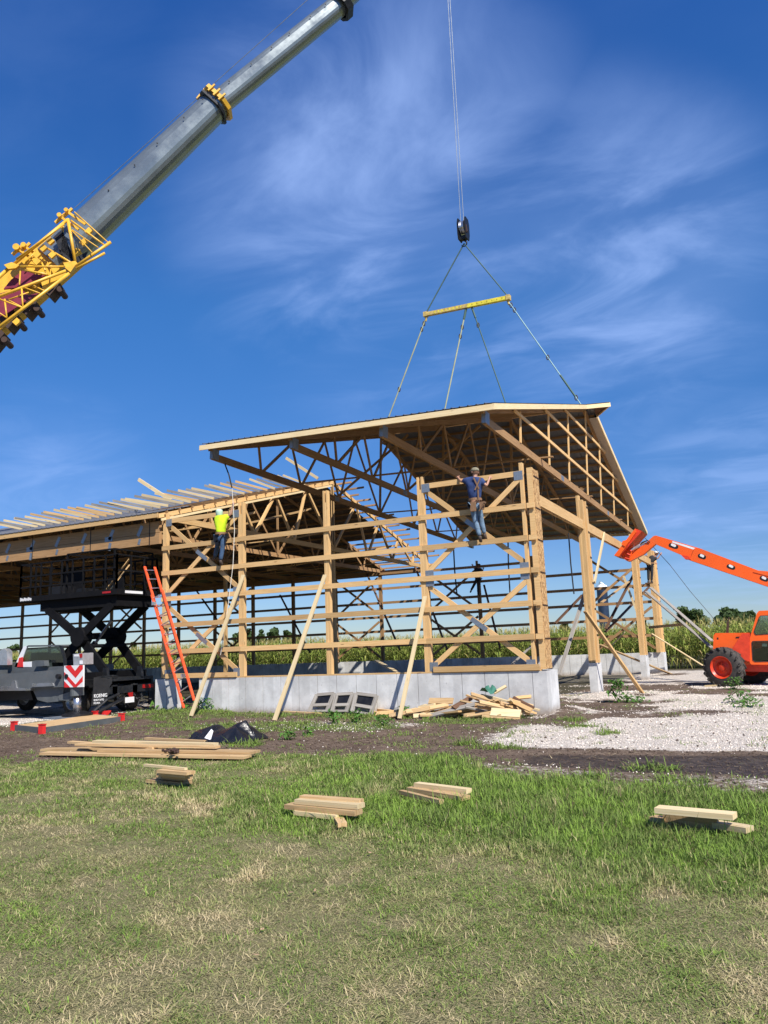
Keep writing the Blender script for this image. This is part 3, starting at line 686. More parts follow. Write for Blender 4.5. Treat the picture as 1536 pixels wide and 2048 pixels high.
# soffits
def soff(poly):
    b = MB(rx); b.prism(poly, (0, 0, .008)); return b
soff([(.05, -.1, rt(-.1)-.03), (RO-.02, -.1, rt(-.1)-.03), (RO-.02, HL+.4, rt(HL+.4)-.03), (.05, HL+.4, rt(HL+.4)-.03)]).build('rake_soffit', 'soffit', roof)
soff([(-.06, RL-HL2, rt(HL2)-.09), (RO-.02, RL-HL2, rt(HL2)-.09), (RO-.02, RL+.22, rt(-.22)-.09), (-.06, RL+.22, rt(-.22)-.09)]).build('rake_soffit', 'soffit', roof)
soff([(-9.1, -EO+.02, rt(-EO)-.08), (.05, -EO+.02, rt(-EO)-.08), (.05, .03, rt(0)-.0), (-9.1, .03, rt(0)-.0)]).build('eave_soffit', 'truss', roof)
# ------------------------------------------------------------------ hook, spreader bar, slings
hook = AY(928, 485, 10.65)
barL, barR = AY(853, 629, 10.65), AY(1015, 596, 10.65)
att = [Rm @ Vector((x, 11, 3.76)) for x in (-8.8, -6.0, -3.0, -.1)]
bd = (barR-barL).normalized()
t = thing('spreader_bar', barL, 'yellow steel spreader bar with worn left half, between the hook and the slings', 'spreader bar')
mid = barL.lerp(barR, .52)
b = MB(); b.beam(mid, barR, .165, .165); b.build('bar', 'yellowbar', t)
b = MB(); b.beam(barL, mid, .165, .16); b.build('worn_bar', 'yellowworn', t)
b = MB()
for k in range(7): q = mid.lerp(barR, .1+.125*k); b.lathe(q+Vector((.05, -.09, 0)), (0, 1, 0), ((0, .022), (.012, .022), (.013, .0)), 8)
split(b, 'bolt', 'rust', t)
b = MB()
for k in range(8):
    q = barL.lerp(mid, .22+.09*k); b.box(q+Vector((-.035, -.088, -.05)), q+Vector((.035, -.084, .05)))
split(b, 'worn_lettering', 'yellowbar', t)
b = MB()
for q, s in ((barL, -1), (barR, 1)):
    b.beam(q-bd*.05*s, q+bd*.12*s, .21, .21); b.tube([q+Vector((0, 0, -.1)), q+Vector((.05*s, 0, -.3))], .05, 8)
b.build('end_lug', 'yellowworn', t)
def sling(A, B, w1, mat, label, mat2=None, f2=None, shackles=(), group=None, sag=0):
    t = thing('sling', A, label, 'sling', group)
    pts = [A.lerp(B, k/6) for k in range(7)]
    b = MB(); b.tube(pts, w1, 6); b.build('strap', mat, t)
    if mat2: b = MB(); b.tube([A.lerp(B, f2[0]), A.lerp(B, f2[1])], w1*1.7, 6); b.build('sleeve', mat2, t)
    b = MB()
    for f in shackles:
        q = A.lerp(B, f); b.tube([q+Vector((.05*math.cos(a), 0, .1*math.sin(a))) for a in [2*math.pi*k/10 for k in range(11)]], .022, 6)
    if shackles: b.build('shackle', 'rust', t)
    return t
hk = hook+Vector((0, 0, -.05))
sling(hk, barL+Vector((0, 0, .1)), .028, 'slinggreen', 'dark green sling from the hook to the left end of the yellow bar')
sling(hk, barR+Vector((0, 0, .1)), .028, 'slinggreen', 'dark green sling from the hook to the right end of the yellow bar')
sling(barL+Vector((-.05, 0, -.2)), att[0], .030, 'slingpale', 'pale sling from the left end of the yellow bar to the roof ridge', None, None, (.04, .09, .62))
sling(barR+Vector((.05, 0, -.2)), att[3], .026, 'slingteal', 'teal sling from the right end of the yellow bar with dark sleeve near roof', 'slinggreen', (.72, .92), (.03, .08, .55, .93))
sling(barL.lerp(barR, .50)+Vector((0, 0, -.1)), att[1], .030, 'slingpale', 'pale sling from the middle of the yellow bar, leaning left', 'slinggreen', (.0, .09), (.16, .24))
sling(barL.lerp(barR, .57)+Vector((0, 0, -.1)), att[2], .026, 'slinggreen', 'green sling from the middle of the yellow bar, leaning right', 'slinggreen', (.0, .10), (.17,))
bt = hook+Vector((0, 0, .12)); top = AY(924, 437, 10.65)
t = thing('hook_block', bt, 'black crane hook block on two steel cables above the yellow bar', 'hook block')
c0 = bt.lerp(top, .5); hh = (top.z-bt.z)
for s in (-1, 1):
    b = MB(); prof = [(-.15, -.02), (-.19, .25), (-.19, .72), (-.12, .96), (.12, .96), (.19, .72), (.19, .25), (.12, -.02)]
    # cheek plates are oval, seen nearly edge on
    xo = s*.14
    b.prism([bt+Vector((xo, y_*1.4, z_*hh)) for y_, z_ in prof], (.05*s, 0, 0)); b.build('cheek_plate', 'cdark', t)
b = MB(); b.lathe(bt+Vector((-.10, 0, .55*hh)), (1, 0, 0), ((0, .0), (0, .30), (.03, .27), (.06, .30), (.09, .27), (.12, .30), (.2, .30), (.2, 0)), 20); b.build('sheave', 'steel', t)
b = MB(); b.beam(bt+Vector((0, 0, -.0)), bt+Vector((0, 0, .18)), .2, .26); b.build('crosshead', 'cdark', t)
b = MB(); b.tube([bt+Vector((.02, 0, .05))]+[hook+Vector((.12*math.sin(a), 0, -.05+.13*math.cos(a))) for a in [.2+.42*k for k in range(11)]], [.05]+[.045-.003*k for k in range(11)], 8); b.build('hook', 'cdark', t, True)
b = MB(); b.prism([bt+Vector((.16, -.2, .2)), bt+Vector((.24, -.2, .25)), bt+Vector((.2, -.2, .6)), bt+Vector((.15, -.2, .5))], (0, .1, 0)); b.build('guard', 'rust', t)
btip = Vector((top.x, top.y, 35.2))
for dx, lab in ((-.07, 'left'), (.07, 'right')):
    b = MB(); b.tube([top+Vector((dx, 0, -.4)), btip+Vector((dx*.6, 0, 0))], .012, 6); tag(b.build('hoist_cable', 'cable'), lab+' steel hoist cable running up from the black hook block', 'cable')
# ------------------------------------------------------------------ crane: boom, stowed lattice jib, carrier
B0 = Vector((-31.5, -5.96, 0)); hd = Vector((hook.x, hook.y, 0)); pl = (hd-B0).normalized(); pn = Vector((pl.y, -pl.x, 0))   # pn points to the camera side
def BP(px, py, off=0.):
    d = ray(px, py); o = B0+pn*off; tt = pn.dot(o-CAM)/pn.dot(d); return CAM+d*tt
crane = thing('mobile_crane', (-31.5, -5.9, 0), 'large telescopic mobile crane with grey boom and yellow base reaching up over the barn', 'crane')
c1_, c2_ = BP(196, 445), BP(660, 28); bdir = (c2_-c1_).normalized()
bup = pn.cross(bdir); bup = bup if bup.z > 0 else -bup
P1, P2, P3 = BP(140, 495), BP(437, 207), BP(672, 17)
def boomsec(A, B, r1, r2, name, mat, n=14):
    vs = []; fs = []
    prof = []
    # flat-topped upper half, faceted round lower half
    for a in [ -90+ 22.5*k for k in range(9)]: prof.append((math.cos(math.radians(a))*.82, math.sin(math.radians(a))*1.0 if a < 0 else math.sin(math.radians(a))*.9))
    prof = []
    for deg in (-180, -155, -130, -105, -75, -50, -25, 0): prof.append((math.cos(math.radians(deg))*.86, math.sin(math.radians(deg))))
    prof = [(math.copysign(abs(math.cos(a_))**.72, math.cos(a_))*.86, math.copysign(abs(math.sin(a_))**.8, math.sin(a_))*.96) for a_ in [2*math.pi*(k+.5)/22 for k in range(22)]]
    m_ = MB(); n = len(prof)
    for q, r in ((A, r1), (B, r2)):
        for a, c in prof: vs.append(q+pn*a*r+bup*c*r)
    fs = [(i, (i+1) % n, n+(i+1) % n, n+i) for i in range(n)]+[tuple(range(n))[::-1], tuple(range(n, 2*n))]
    m_.add(vs, fs); return m_.build(name, mat, crane)
boomsec(P1-bdir*1.0, P2, .78, .62, 'boom_section', 'boom'); boomsec(P2-bdir*.2, P3+bdir*.4, .50, .46, 'boom_section', 'boom'); boomsec(P3, P3+bdir*9.0, .40, .34, 'boom_section', 'boom')
# welded seam lines and dots along the sections
b = MB()
for A, B, r in ((P1, P2, .75), (P2, P3, .55)):
    for f in (.12, .3, .47, .62, .8, .93): q = A.lerp(B, f); b.lathe(q+pn*r*.84+bup*r*.3, pn, ((0, .03), (.03, .03), (.031, 0)), 8)
split(b, 'boom_port', 'cdark', crane)
def collar(P, r, w_, name='boom_collar', mat='cyellow'):
    b = MB(); q0, q1 = P-bdir*w_*.5, P+bdir*w_*.5
    pr = [(.9, -.55), (.5, -1.0), (-.5, -1.0), (-.9, -.55), (-.95, .75), (-.5, 1.0), (.5, 1.0), (.95, .75)]
    vs = [q+pn*a*r+bup*c*r for q in (q0, q1) for a, c in pr]+[q+pn*a*r*.8+bup*c*r*.8 for q in (q0, q1) for a, c in pr]; n = 8
    fs = []
    for i in range(n):
        j = (i+1) % n; fs += [(i, j, n+j, n+i), (i, 2*n+i, 2*n+j, j), (n+i, n+j, 3*n+j, 3*n+i)]
    b.add(vs, fs); return b.build(name, mat, crane)
collar(P2, .71, .17); collar(P2-bdir*.32, .69, .10, 'boom_collar', 'cdark'); collar(P3+bdir*.3, .62, .35, 'boom_collar', 'cdark')
b = MB()
for s in (-1, 0, 1): b.beam(P2+pn*.70+bup*(.3*s)+bdir*-.2, P2+pn*.70+bup*(.3*s)+bdir*.2, .07, .07)
b.beam(P2+bup*.78-bdir*.5, P2+bup*.88+bdir*.1, .10, .08); split(b, 'collar_lug', 'cyellow', crane)
# base section: ochre box with brown hinge lumps below, running down out of view to the turntable
PB = P1-bdir*.8; root = P1-bdir*((P1.z-3.2)/bdir.z)
m_ = MB(); m_.beam(root, P1+bdir*.1, 1.05, 1.35, up=bup); m_.build('boom_base', 'cyellow', crane)
for px, py in ((122, 590), (76, 628), (40, 655), (12, 690)):
    q = BP(px, py, .3); b = MB(); b.beam(q-bdir*.35+bup*.4, q+bdir*.3+bup*.35, .7, .6, up=bup, h2=.3); b.lathe(q-pn*.3-bup*.0+bdir*.1, pn, ((0, 0), (0, .12), (.7, .12), (.7, 0)), 12); b.build('jib_bracket', 'rust', crane)
# stowed lattice jib on the camera side of the boom
def TB(a, c, r=.055, off=1.3, mat=None, mb=None, off2=None):
    mb.tube([BP(a[0], a[1], off), BP(c[0], c[1], off if off2 is None else off2)], r, 8)
jib = bpy.data.objects  # name kept simple below
j = MB()
G = lambda x, y: (x/5.908, 380+y/5.908)
for a, c, r, o1, o2 in (
    (G(120, 910), G(800, 350), .085, 1.2, 1.2), (G(190, 820), G(760, 400), .055, 1.7, 1.7), (G(-600, 1560), G(120, 910), .10, 1.2, 1.2),
    (G(800, 340), G(895, 880), .085, 1.2, 1.2), (G(735, 420), G(790, 860), .075, .6, .6), (G(240, 905), G(760, 905), .055, 1.7, 1.7),
    (G(895, 905), G(1310, 615), .085, 1.9, 1.9), (G(900, 930), G(1240, 745), .07, 2.4, 2.4), (G(880, 260), G(1270, 615), .035, 1.2, 1.9),
    (G(840, 360), G(1230, 650), .05, 1.2, 1.9), (G(850, 470), G(1160, 680), .03, 1.2, 1.9), (G(850, 480), G(1090, 740), .03, 1.2, 2.1),
    (G(-300, 1370), G(780, 955), .085, 2.2, 2.2), (G(-300, 1840), G(820, 985), .085, 2.4, 2.4), (G(-300, 1900), G(500, 1220), .05, 1.4, 1.4),
    (G(240, 960), G(230, 1120), .04, 1.8, 2.2), (G(255, 1150), G(270, 1380), .045, 2.2, 2.4), (G(55, 1290), G(80, 1510), .045, 2.2, 2.4),
    (G(0, 1290), G(260, 1390), .04, 2.2, 2.4), (G(280, 1150), G(470, 1220), .035, 2.2, 2.4), (G(280, 945), G(560, 1000), .06, 1.6, 1.9),
    (G(430, 720), G(560, 1010), .05, .9, 1.7), (G(560, 690), G(870, 880), .06, .9, 1.7), (G(380, 1120), G(520, 1190), .035, 1.8, 2.4),
    (G(90, 1300), G(340, 1210), .04, 1.9, 1.9), (G(80, 1510), G(-200, 1330), .04, 2.4, 2.2), (G(270, 1390), G(80, 1290), .035, 2.4, 2.0), (G(410, 740), G(300, 860), .04, 1.2, 1.2), (G(600, 930), G(590, 1030), .035, 1.6, 2.2)):
    j.tube([BP(a[0], a[1], o1), BP(c[0], c[1], o2)], r*.72, 8)
j.build('lattice_jib', 'cyellow', crane, True)
def plate(pts, off, th, name, mat):
    b = MB(); b.prism([BP(*G(x, y), off) for x, y in pts], pn*th); return b.build(name, mat, crane)
plate([(60, 900), (150, 870), (240, 905), (200, 940), (110, 950)], 1.25, .12, 'jib_lug', 'cyellow')
plate([(760, 880), (900, 860), (950, 905), (900, 960), (780, 925)], 1.75, .15, 'jib_lug', 'cyellow')
plate([(490, 1070), (640, 1010), (820, 980), (800, 1010), (520, 1200)], 1.9, .1, 'jib_lug', 'cyellow')
plate([(780, 940), (900, 930), (850, 1000)], 1.9, .2, 'jib_lug', 'cyellow')
plate([(280, 960), (440, 1010), (560, 1010), (250, 1160), (50, 1180), (140, 1070)], .85, .08, 'maroon_panel', 'cred')
plate([(0, 1230), (240, 1160), (340, 1250), (480, 1215), (250, 1360), (60, 1480), (0, 1500)], .9, .05, 'maroon_panel', 'cred')
plate([(410, 800), (560, 860), (620, 870), (560, 920), (330, 880)], 1.0, .1, 'jib_lug', 'cyellow')
plate([(640, 560), (740, 480), (720, 800), (800, 860), (870, 860), (900, 800), (1040, 730), (1000, 830), (900, 870), (700, 700)], .88, .04, 'shadow_plate', 'cdark')  # black colour stands for the shadow behind the jib frame
for x, y in ((600, 610), (515, 690), (620, 770), (440, 850), (990, 620), (1050, 490), (200, 1560), (515, 1270), (440, 770)):
    q = BP(*G(x, y), 1.5); b = MB(); b.beam(q-bdir*.12, q+bdir*.12, .12, .2, up=bup); b.build('jib_block', 'cyellow', crane)
for x, y, r in ((215, 705, .13), (300, 680, .10), (720, 330, .09), (800, 270, .08)):
    q = BP(*G(x, y), 1.0); b = MB(); b.lathe(q, pn, ((0, 0), (0, r), (.25, r), (.25, 0)), 12); b.beam(q-bdir*.3, q+bdir*.25, .1, .1, up=bup); b.beam(q+pn*.1, q+pn*.1-bup*.9+bdir*.1, .07, .09); b.build('jib_sheave', 'cyellow', crane)
# boom hoist rope on top of the boom
b = MB(); b.tube([BP(*G(880, 215), .2), BP(628, -12, .2), BP(628, -12, .2)+bdir*6], .014, 6); b.build('boom_rope', 'cable', crane)
# carrier and superstructure (mostly beyond the frame)
b = MB(); b.beam((-34, -5.2, 1.35), (-16.8, -2.6, 1.15), 1.9, .62); b.build('chassis', 'deckgrey', crane)
b = MB(); b.box((-33.6, -7.4, 1.75), (-29.0, -4.5, 3.0)); b.build('superstructure', 'cyellow', crane)
for x, y in ((-32, -6.1), (-30, -5.7), (-21.2, -4.3), (-19.6, -4.0)):
    for s in (-1, 1):
        b = MB(); c = Vector((x, y+1.0*(1 if s > 0 else 0)+(.0), .62)); b.lathe(c+Vector((0, -.2+s*.5, 0)), (0, 1, 0), ((0, .25), (0, .5), (.05, .6), (.35, .6), (.4, .5), (.4, .25)), 20); b.build('wheel', 'tyre', crane)
YC = -2.45
def panel(poly, Y_, th, name, mat, par):
    b = MB(); b.prism([AY(px, py, Y_) for px, py in poly], (0, th, 0)); return b.build(name, mat, par)
panel([(-60, 1352), (62, 1344), (128, 1338), (128, 1374), (62, 1376), (56, 1382), (0, 1380), (-60, 1384)], YC, .75, 'rear_deck', 'deckgrey', crane)
panel([(62, 1372), (128, 1372), (124, 1402), (95, 1405), (75, 1400)], YC+.15, .6, 'outrigger_housing', 'deckgrey', crane)
panel([(-60, 1380), (60, 1378), (66, 1400), (-60, 1402)], YC+.3, .5, 'lower_frame', 'cdark', crane)
panel([(0, 1373), (22, 1373), (24, 1362), (30, 1361), (33, 1376), (62, 1378), (60, 1381), (0, 1382)], YC-.03, .03, 'trim', 'steel', crane)
panel([(64, 1367), (105, 1366), (107, 1372), (64, 1374)], YC-.03, .03, 'trim', 'steel', crane)
b = MB()
for px, py in ((114, 1353), (132, 1353)): b.lathe(AY(px, py, YC-.12), (0, 1, 0), ((0, 0), (0, .07), (.1, .07)), 14)
split(b, 'deck_hole', 'cdark', crane)
ch = panel([(128, 1331.5), (166, 1330), (165.5, 1374), (128.5, 1375)], YC-.1, .06, 'outrigger_box', 'white', crane)
for k, poly in enumerate(([(136, 1331), (142, 1331), (150, 1342), (159, 1330.4), (165.6, 1330.2), (165.5, 1338), (151, 1356), (130, 1333)],
                          [(128.3, 1344), (151, 1369), (165.6, 1352), (165.4, 1363), (153, 1374), (147, 1374.5), (128.4, 1353)],
                          [(128.4, 1362), (140, 1374.7), (128.5, 1374.9)])):
    panel(poly, YC-.104, .003, 'chevron_stripe', 'redpaint', ch)
panel([(146, 1308), (165, 1306), (165, 1329), (147, 1331)], YC, .4, 'outrigger_box', 'alu', crane)
panel([(148, 1309), (158, 1308.5), (158, 1313), (148, 1313)], YC-.012, .01, 'white_plate', 'white', crane)
panel([(158, 1308), (164, 1307), (164, 1315), (160, 1316)], YC-.012, .01, 'red_lamp', 'redlens', crane)
panel([(159, 1321), (165, 1321), (165, 1328), (159, 1328)], YC-.012, .01, 'white_plate', 'white', crane)
pA, pB = AY(154, 1372, YC+.12), AY(155, 1428, YC+.12)
b = MB(); b.tube([pA, pA.lerp(pB, .35)], .19, 16); b.build('outrigger_leg', 'deckgrey', crane)
b = MB(); b.tube([pA.lerp(pB, .3), pB], .11, 16); b.build('outrigger_ram', 'steel', crane, True)
b = MB(); b.lathe(pB+Vector((0, 0, -.04)), (0, 0, 1), ((0, .0), (0, .42), (.05, .42), (.12, .18), (.12, 0)), 24); b.build('outrigger_foot', 'cdark', crane)
panel([(117, 1391), (135, 1385), (145, 1384), (146, 1396), (140, 1402), (118, 1400)], YC+.1, .3, 'outrigger_housing', 'deckgrey', crane)
# mat under the outrigger
mz = .09
mt = thing('outrigger_mat', AZ(150, 1440, 0), 'timber crane mat with grey steel edges and red corner cleats under the outrigger foot', 'crane mat')
c = [AZ(28, 1453, mz), AZ(84, 1459, mz), AZ(243, 1436, mz), AZ(190, 1431, mz)]
b = MB(); b.prism([c[0], c[1], c[2], c[3]], (0, 0, .03)); b.build('mat_deck', 'woodscrap', mt)
b = MB()
for a, d in ((c[0], c[1]), (c[1], c[2])): b.beam(a+Vector((0, 0, -.035)), d+Vector((0, 0, -.035)), .03, .16)
b.build('steel_edge', 'deckgrey', mt)
for q in c: b = MB(); b.box(q+Vector((-.07, -.05, -.1)), q+Vector((.07, .05, .13))); b.box(q+Vector((-.085, -.06, .11)), q+Vector((.085, .06, .13))); b.build('corner_cleat', 'redpaint', mt)
b = MB(); q = pB; b.prism([q+Vector((-.75, -.55, -.1)), q+Vector((.55, -.6, -.1)), q+Vector((.75, .35, -.1)), q+Vector((-.45, .45, -.1))], (0, 0, .05)); tag(b.build('outrigger_pad', 'galv'), 'grey steel pad between the outrigger foot and the timber mat', 'pad')
# ------------------------------------------------------------------ long props and planks around the frame
def plank(A, B, w_, h_, label, mat='woodpale', name='brace_board', cat='brace board', up=(0, 0, 1), group=None, tint=None):
    b = MB(); b.beam(A, B, w_, h_, up=up, tint=tint); return tag(b.build(name, mat), label, cat, group)
plank(AZ(382, 1432, .08), AY(487, 1150, -.06), .115, .04, 'pale prop board leaning beside the orange ladder onto the second post', up=(0, -1, .3))
plank(AZ(549, 1441, .02), AY(650, 1150, -.06), .115, .04, 'long pale prop board leaning on the middle post above the blank concrete', up=(0, -1, .3))
plank(AZ(799, 1437, .0), AY(850, 1193, -.06), .10, .04, 'narrow pale prop board leaning on the post left of the scrap pile', up=(0, -1, .3))
plank(AZ(1287, 1389, .0), AX(1170, 1222, -.02), .14, .05, 'orange timber prop slanting from the gravel up to the second side post', 'wood')
plank(AX(1118, 1350, -.9), AX(1170, 1185, -.3), .12, .04, 'grey weathered prop between the corner pier and the second side post', 'woodgrey')
plank(AX(1349, 1351, .4), AX(1198, 1289, -1.2), .14, .04, 'brown plank sloping low across the side opening to the gravel', 'woodscrap')
plank(AY(1424, 1282, 13.5), AX(1301, 1175, -.1), .14, .04, 'upper grey prop from the last side posts down behind the orange machine', 'woodgrey')
plank(AY(1424, 1296, 13.5), AX(1292, 1183, -.1), .14, .04, 'lower grey prop from the last side posts down behind the orange machine', 'woodgrey')
plank(AZ(1420, 1340, .1), AX(1303, 1267, -.3), .12, .04, 'bright prop plank running low from the last post to the big tyre', 'woodpale')
plank(AX(1189, 1165, -.1), AX(1209, 1066, .0), .05, .10, 'pale plank hanging from the side header beside the second side post', 'woodpale')
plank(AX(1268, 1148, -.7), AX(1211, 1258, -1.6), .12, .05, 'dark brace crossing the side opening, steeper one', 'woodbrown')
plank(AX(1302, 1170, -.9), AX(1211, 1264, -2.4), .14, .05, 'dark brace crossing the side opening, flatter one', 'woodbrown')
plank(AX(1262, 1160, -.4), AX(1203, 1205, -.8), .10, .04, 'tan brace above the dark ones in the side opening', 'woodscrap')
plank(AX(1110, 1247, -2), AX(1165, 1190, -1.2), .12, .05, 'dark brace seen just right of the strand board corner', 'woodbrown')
plank(AX(1298, 1255, -.2), AY(1373, 1248, 17.5), .05, .12, 'plank sticking out right from the last posts in front of the corn', 'woodscrap')
plank(AY(1222, 1292, 17), AY(1250, 1264, 17), .10, .04, 'short pale board slanting inside the side opening over the corn', 'woodpale')
plank(AY(1247, 1152, 20.9), AY(1288, 1262, 20.9).lerp(AY(1200, 1222, 20.9), .0)+Vector((0, 0, 0)), .04, .10, 'pale brace on the far wall right end', 'woodpale')
plank(AY(752, 1321, 3), AY(797, 1346, .3), .12, .04, 'pale plank end resting on the concrete base left of the braced bay', 'woodpale')
plank(AX(1025, 1328, -6), AX(1070, 1285, -6), .12, .04, 'grey board leaning inside the barn behind the braced bay', 'woodgrey')
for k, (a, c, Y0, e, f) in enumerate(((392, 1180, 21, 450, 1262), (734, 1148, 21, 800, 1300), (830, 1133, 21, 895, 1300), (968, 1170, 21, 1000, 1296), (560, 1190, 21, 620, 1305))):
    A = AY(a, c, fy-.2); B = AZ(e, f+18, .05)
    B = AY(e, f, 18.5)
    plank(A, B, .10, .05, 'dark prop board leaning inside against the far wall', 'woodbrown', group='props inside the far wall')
plank(AZ(1410, 1372, .0), AZ(1437, 1370, .03), .30, .05, 'short pale plank lying on gravel by the big tyre', 'woodpale', 'board', 'board')
def cord(pts, r, mat, label, name='rope', cat='rope'):
    b = MB(); b.tube(pts, r, 6); return tag(b.build(name, mat), label, cat)
ha = Rm @ Vector((-8.9, .6, 0))
cord([ha, AY(458, 950, -.25), AY(464, 976, -.25)], .022, 'darkcloth', 'dark tag line hanging from the roof section towards the worker in lime')
cord([AY(464, 976, -.25), AY(466, 1005, -.25), AY(469, 1060, -.2), AY(466, 1130, -.2), AY(455, 1220, -.25), AY(441, 1310, -.3)], .009, 'rope', 'thin white rope trailing down from the worker in lime')
for k, (a, c, e, f, Y_) in enumerate(((1016, 1078, 1020, 1187, 10), (1137, 1066, 1148, 1188, 12), (907, 1095, 914, 1190, 10), (1014, 1100, 1018, 1110, 10))):
    if k == 3: continue
    cord([AY(a, c, Y_), AY((a+e)/2-1, (c+f)/2, Y_), AY(e, f, Y_)], .028, 'darkcloth', ('middle black strap hanging from the roof section', 'right black strap hanging from the roof section beside the second side post', 'left black strap hanging from the roof section')[k], 'hanging_strap', 'strap')
cord([AX(1290, 1076, 0), AY(1340, 1130, 16), AY(1380, 1182, 16), AY(1430, 1240, 16)], .012, 'cdark', 'thin grey guy wire running down right behind the orange boom', 'guy_wire', 'wire')
# ------------------------------------------------------------------ extension ladder
ld = thing('extension_ladder', AY(378, 1412, -.75), 'orange fibreglass extension ladder leaning on the frame beside the truck', 'ladder')
def rails(p0, p1, q0, q1, Ya, Yb, off, wd, name):
    A0, A1, C0, C1 = AY(*p0, Ya), AY(*p1, Yb), AY(*q0, Ya), AY(*q1, Yb); o = Vector((0, off, 0))
    for a, c in ((A0, A1), (C0, C1)):
        b = MB(); b.beam(a+o, c+o, .035, .085, up=(0, 1, 0)); b.build('rail', 'ladder', ld)
    n = int((A1-A0).length/.305)
    for k in range(n):
        f = (k+.6)/n; b = MB(); b.tube([A0.lerp(A1, f)+o, C0.lerp(C1, f)+o], .017, 6); b.build('rung', 'alu', ld)
rails((369, 1416), (305, 1190), (390, 1401), (326, 1180), -.75, -.42, -.03, .4, 'base')
rails((347, 1342), (288, 1133), (367, 1334), (308, 1134), -.62, -.35, .03, .38, 'fly')
for px, py in ((308, 1207), (366, 1351)):
    b = MB(); q = AY(px, py, -.56); b.box(q-Vector((.05, .05, .05)), q+Vector((.05, .05, .05))); b.build('rung_lock', 'alu', ld)
# ------------------------------------------------------------------ scissor lift truck
tk = thing('scissor_lift_truck', (-15.5, -.3, 0), 'black pickup based scissor lift truck with raised railed platform under the roof edge', 'lift truck')
TX = -13.35
b = MB(); b.box((-20.6, -.75, .62), (TX, -.55, .88)); b.box((-20.6, .1, .62), (TX, .3, .88)); b.box((TX-.12, -1.45, .62), (TX, .95, .84)); b.build('chassis', 'truckdark', tk)
b = MB(); b.box((-16.5, -1.5, 1.0), (TX, 1.0, 1.1)); b.box((-16.5, -1.5, .86), (TX, -1.42, .998)); b.box((-16.5, .92, .86), (TX, 1.0, .998)); b.build('bed', 'truckdark', tk)
b = MB(); b.box((-16.45, -1.3, 1.102), (-13.5, -1.0, 1.3)); b.box((-16.45, .55, 1.102), (-13.5, .85, 1.3)); split(b, 'lower_rail', 'plat', tk)
PL0, PL1, PY0, PY1, PZ0 = -17.15, -12.82, -1.2, .6, 3.62
b = MB(); b.box((PL0, PY0, PZ0), (PL1, PY1, PZ0+.17)); b.build('platform', 'plat', tk)
b = MB(); b.box((-16.3, PY0+.15, PZ0-.34), (-12.95, PY1-.15, PZ0-.002)); b.build('platform_frame', 'plat', tk)
def arm(xa, za, xb, zb, y, s=.26):
    b = MB(); b.beam((xa, y, za), (xb, y, zb), .09, s, up=(0, 0, 1)); return b.build('scissor_arm', 'plat', tk)
for y in (-1.02, .42):
    arm(-16.0, 3.35, -14.4, 2.3, y); arm(-13.15, 3.35, -14.6, 2.3, y)
    arm(-14.7, 2.5, -13.45, 1.25, y+.1, .28); arm(-14.3, 2.5, -16.1, 1.2, y+.1, .28)
    b = MB(); b.lathe((-14.5, y-.12, 2.4), (0, 1, 0), ((0, 0), (0, .3), (.35, .3), (.35, 0)), 16); b.build('pivot', 'plat', tk)
    for x in (-13.42, -16.1):
        b = MB(); b.prism([(x-.12, y, 1.1), (x+.12, y, 1.1), (x+.07, y, 1.42), (x-.07, y, 1.42)], (0, .1, 0)); b.build('pivot_bracket', 'truckdark', tk)
b = MB(); b.tube([(-14.5, -1.1, 2.4), (-14.5, .6, 2.4)], .09, 10); b.tube([(-14.1, -.9, 2.1), (-14.1, .5, 2.1)], .06, 10); b.build('cross_shaft', 'plat', tk)
b = MB(); b.tube([(-15.8, -.3, 1.3), (-14.6, -.3, 2.2)], .10, 10); b.build('lift_cylinder', 'truckdark', tk)
b = MB(); b.tube([(-14.65, -.3, 2.15), (-13.9, -.3, 2.9)], .05, 10); b.build('cylinder_rod', 'steel', tk)
def railrun(A, B, h, n, zb=PZ0+.17, mids=(.55,), r=.026):
    A = Vector(A); B = Vector(B)
    for k in range(n+1):
        q = A.lerp(B, k/n); b = MB(); b.beam((q.x, q.y, zb), (q.x, q.y, zb+h), .045, .045, up=(0, 1, 0)); b.build('rail_post', 'plat', tk)
    for f in mids+(1.,):
        b = MB(); b.beam((A.x, A.y, zb+h*f), (B.x, B.y, zb+h*f), .04, .05); b.build('rail', 'plat', tk)
railrun((PL0+.03, PY0+.03), (PL1-.03, PY0+.03), 1.06, 9, mids=(.28, .62))
railrun((PL0+.03, PY1-.03), (PL1-.03, PY1-.03), 1.06, 9, mids=(.28, .62))
railrun((PL0+.03, PY0+.03), (PL0+.03, PY1-.03), 1.06, 3); railrun((PL1-.03, PY0+.03), (PL1-.03, PY1-.03), 1.06, 3)
for y in (PY0+.08, PY1-.08):
    for x0, x1, h in ((-15.05, -13.0, 1.42),):
        for x in (x0, x1): b = MB(); b.beam((x, y, PZ0+.17), (x, y, PZ0+h), .05, .05, up=(0, 1, 0)); b.build('rail_post', 'plat', tk)
        b = MB(); b.beam((x0, y, PZ0+h), (x1, y, PZ0+h), .045, .045); b.build('rail', 'plat', tk)
b = MB()
for x in (-15.05, -13.0): b.beam((x, PY0+.08, PZ0+1.42), (x, PY1-.08, PZ0+1.42), .045, .045)
split(b, 'rail', 'plat', tk)
for x0, x1, z0, z1 in ((-17.0, -16.0, .05, .95), (-14.9, -14.2, .05, .6)):
    b = MB(); b.box((x0, PY1-.15, PZ0+.17+z0), (x1, PY1-.1, PZ0+.17+z1)); b.build('rail_panel', 'plat', tk)
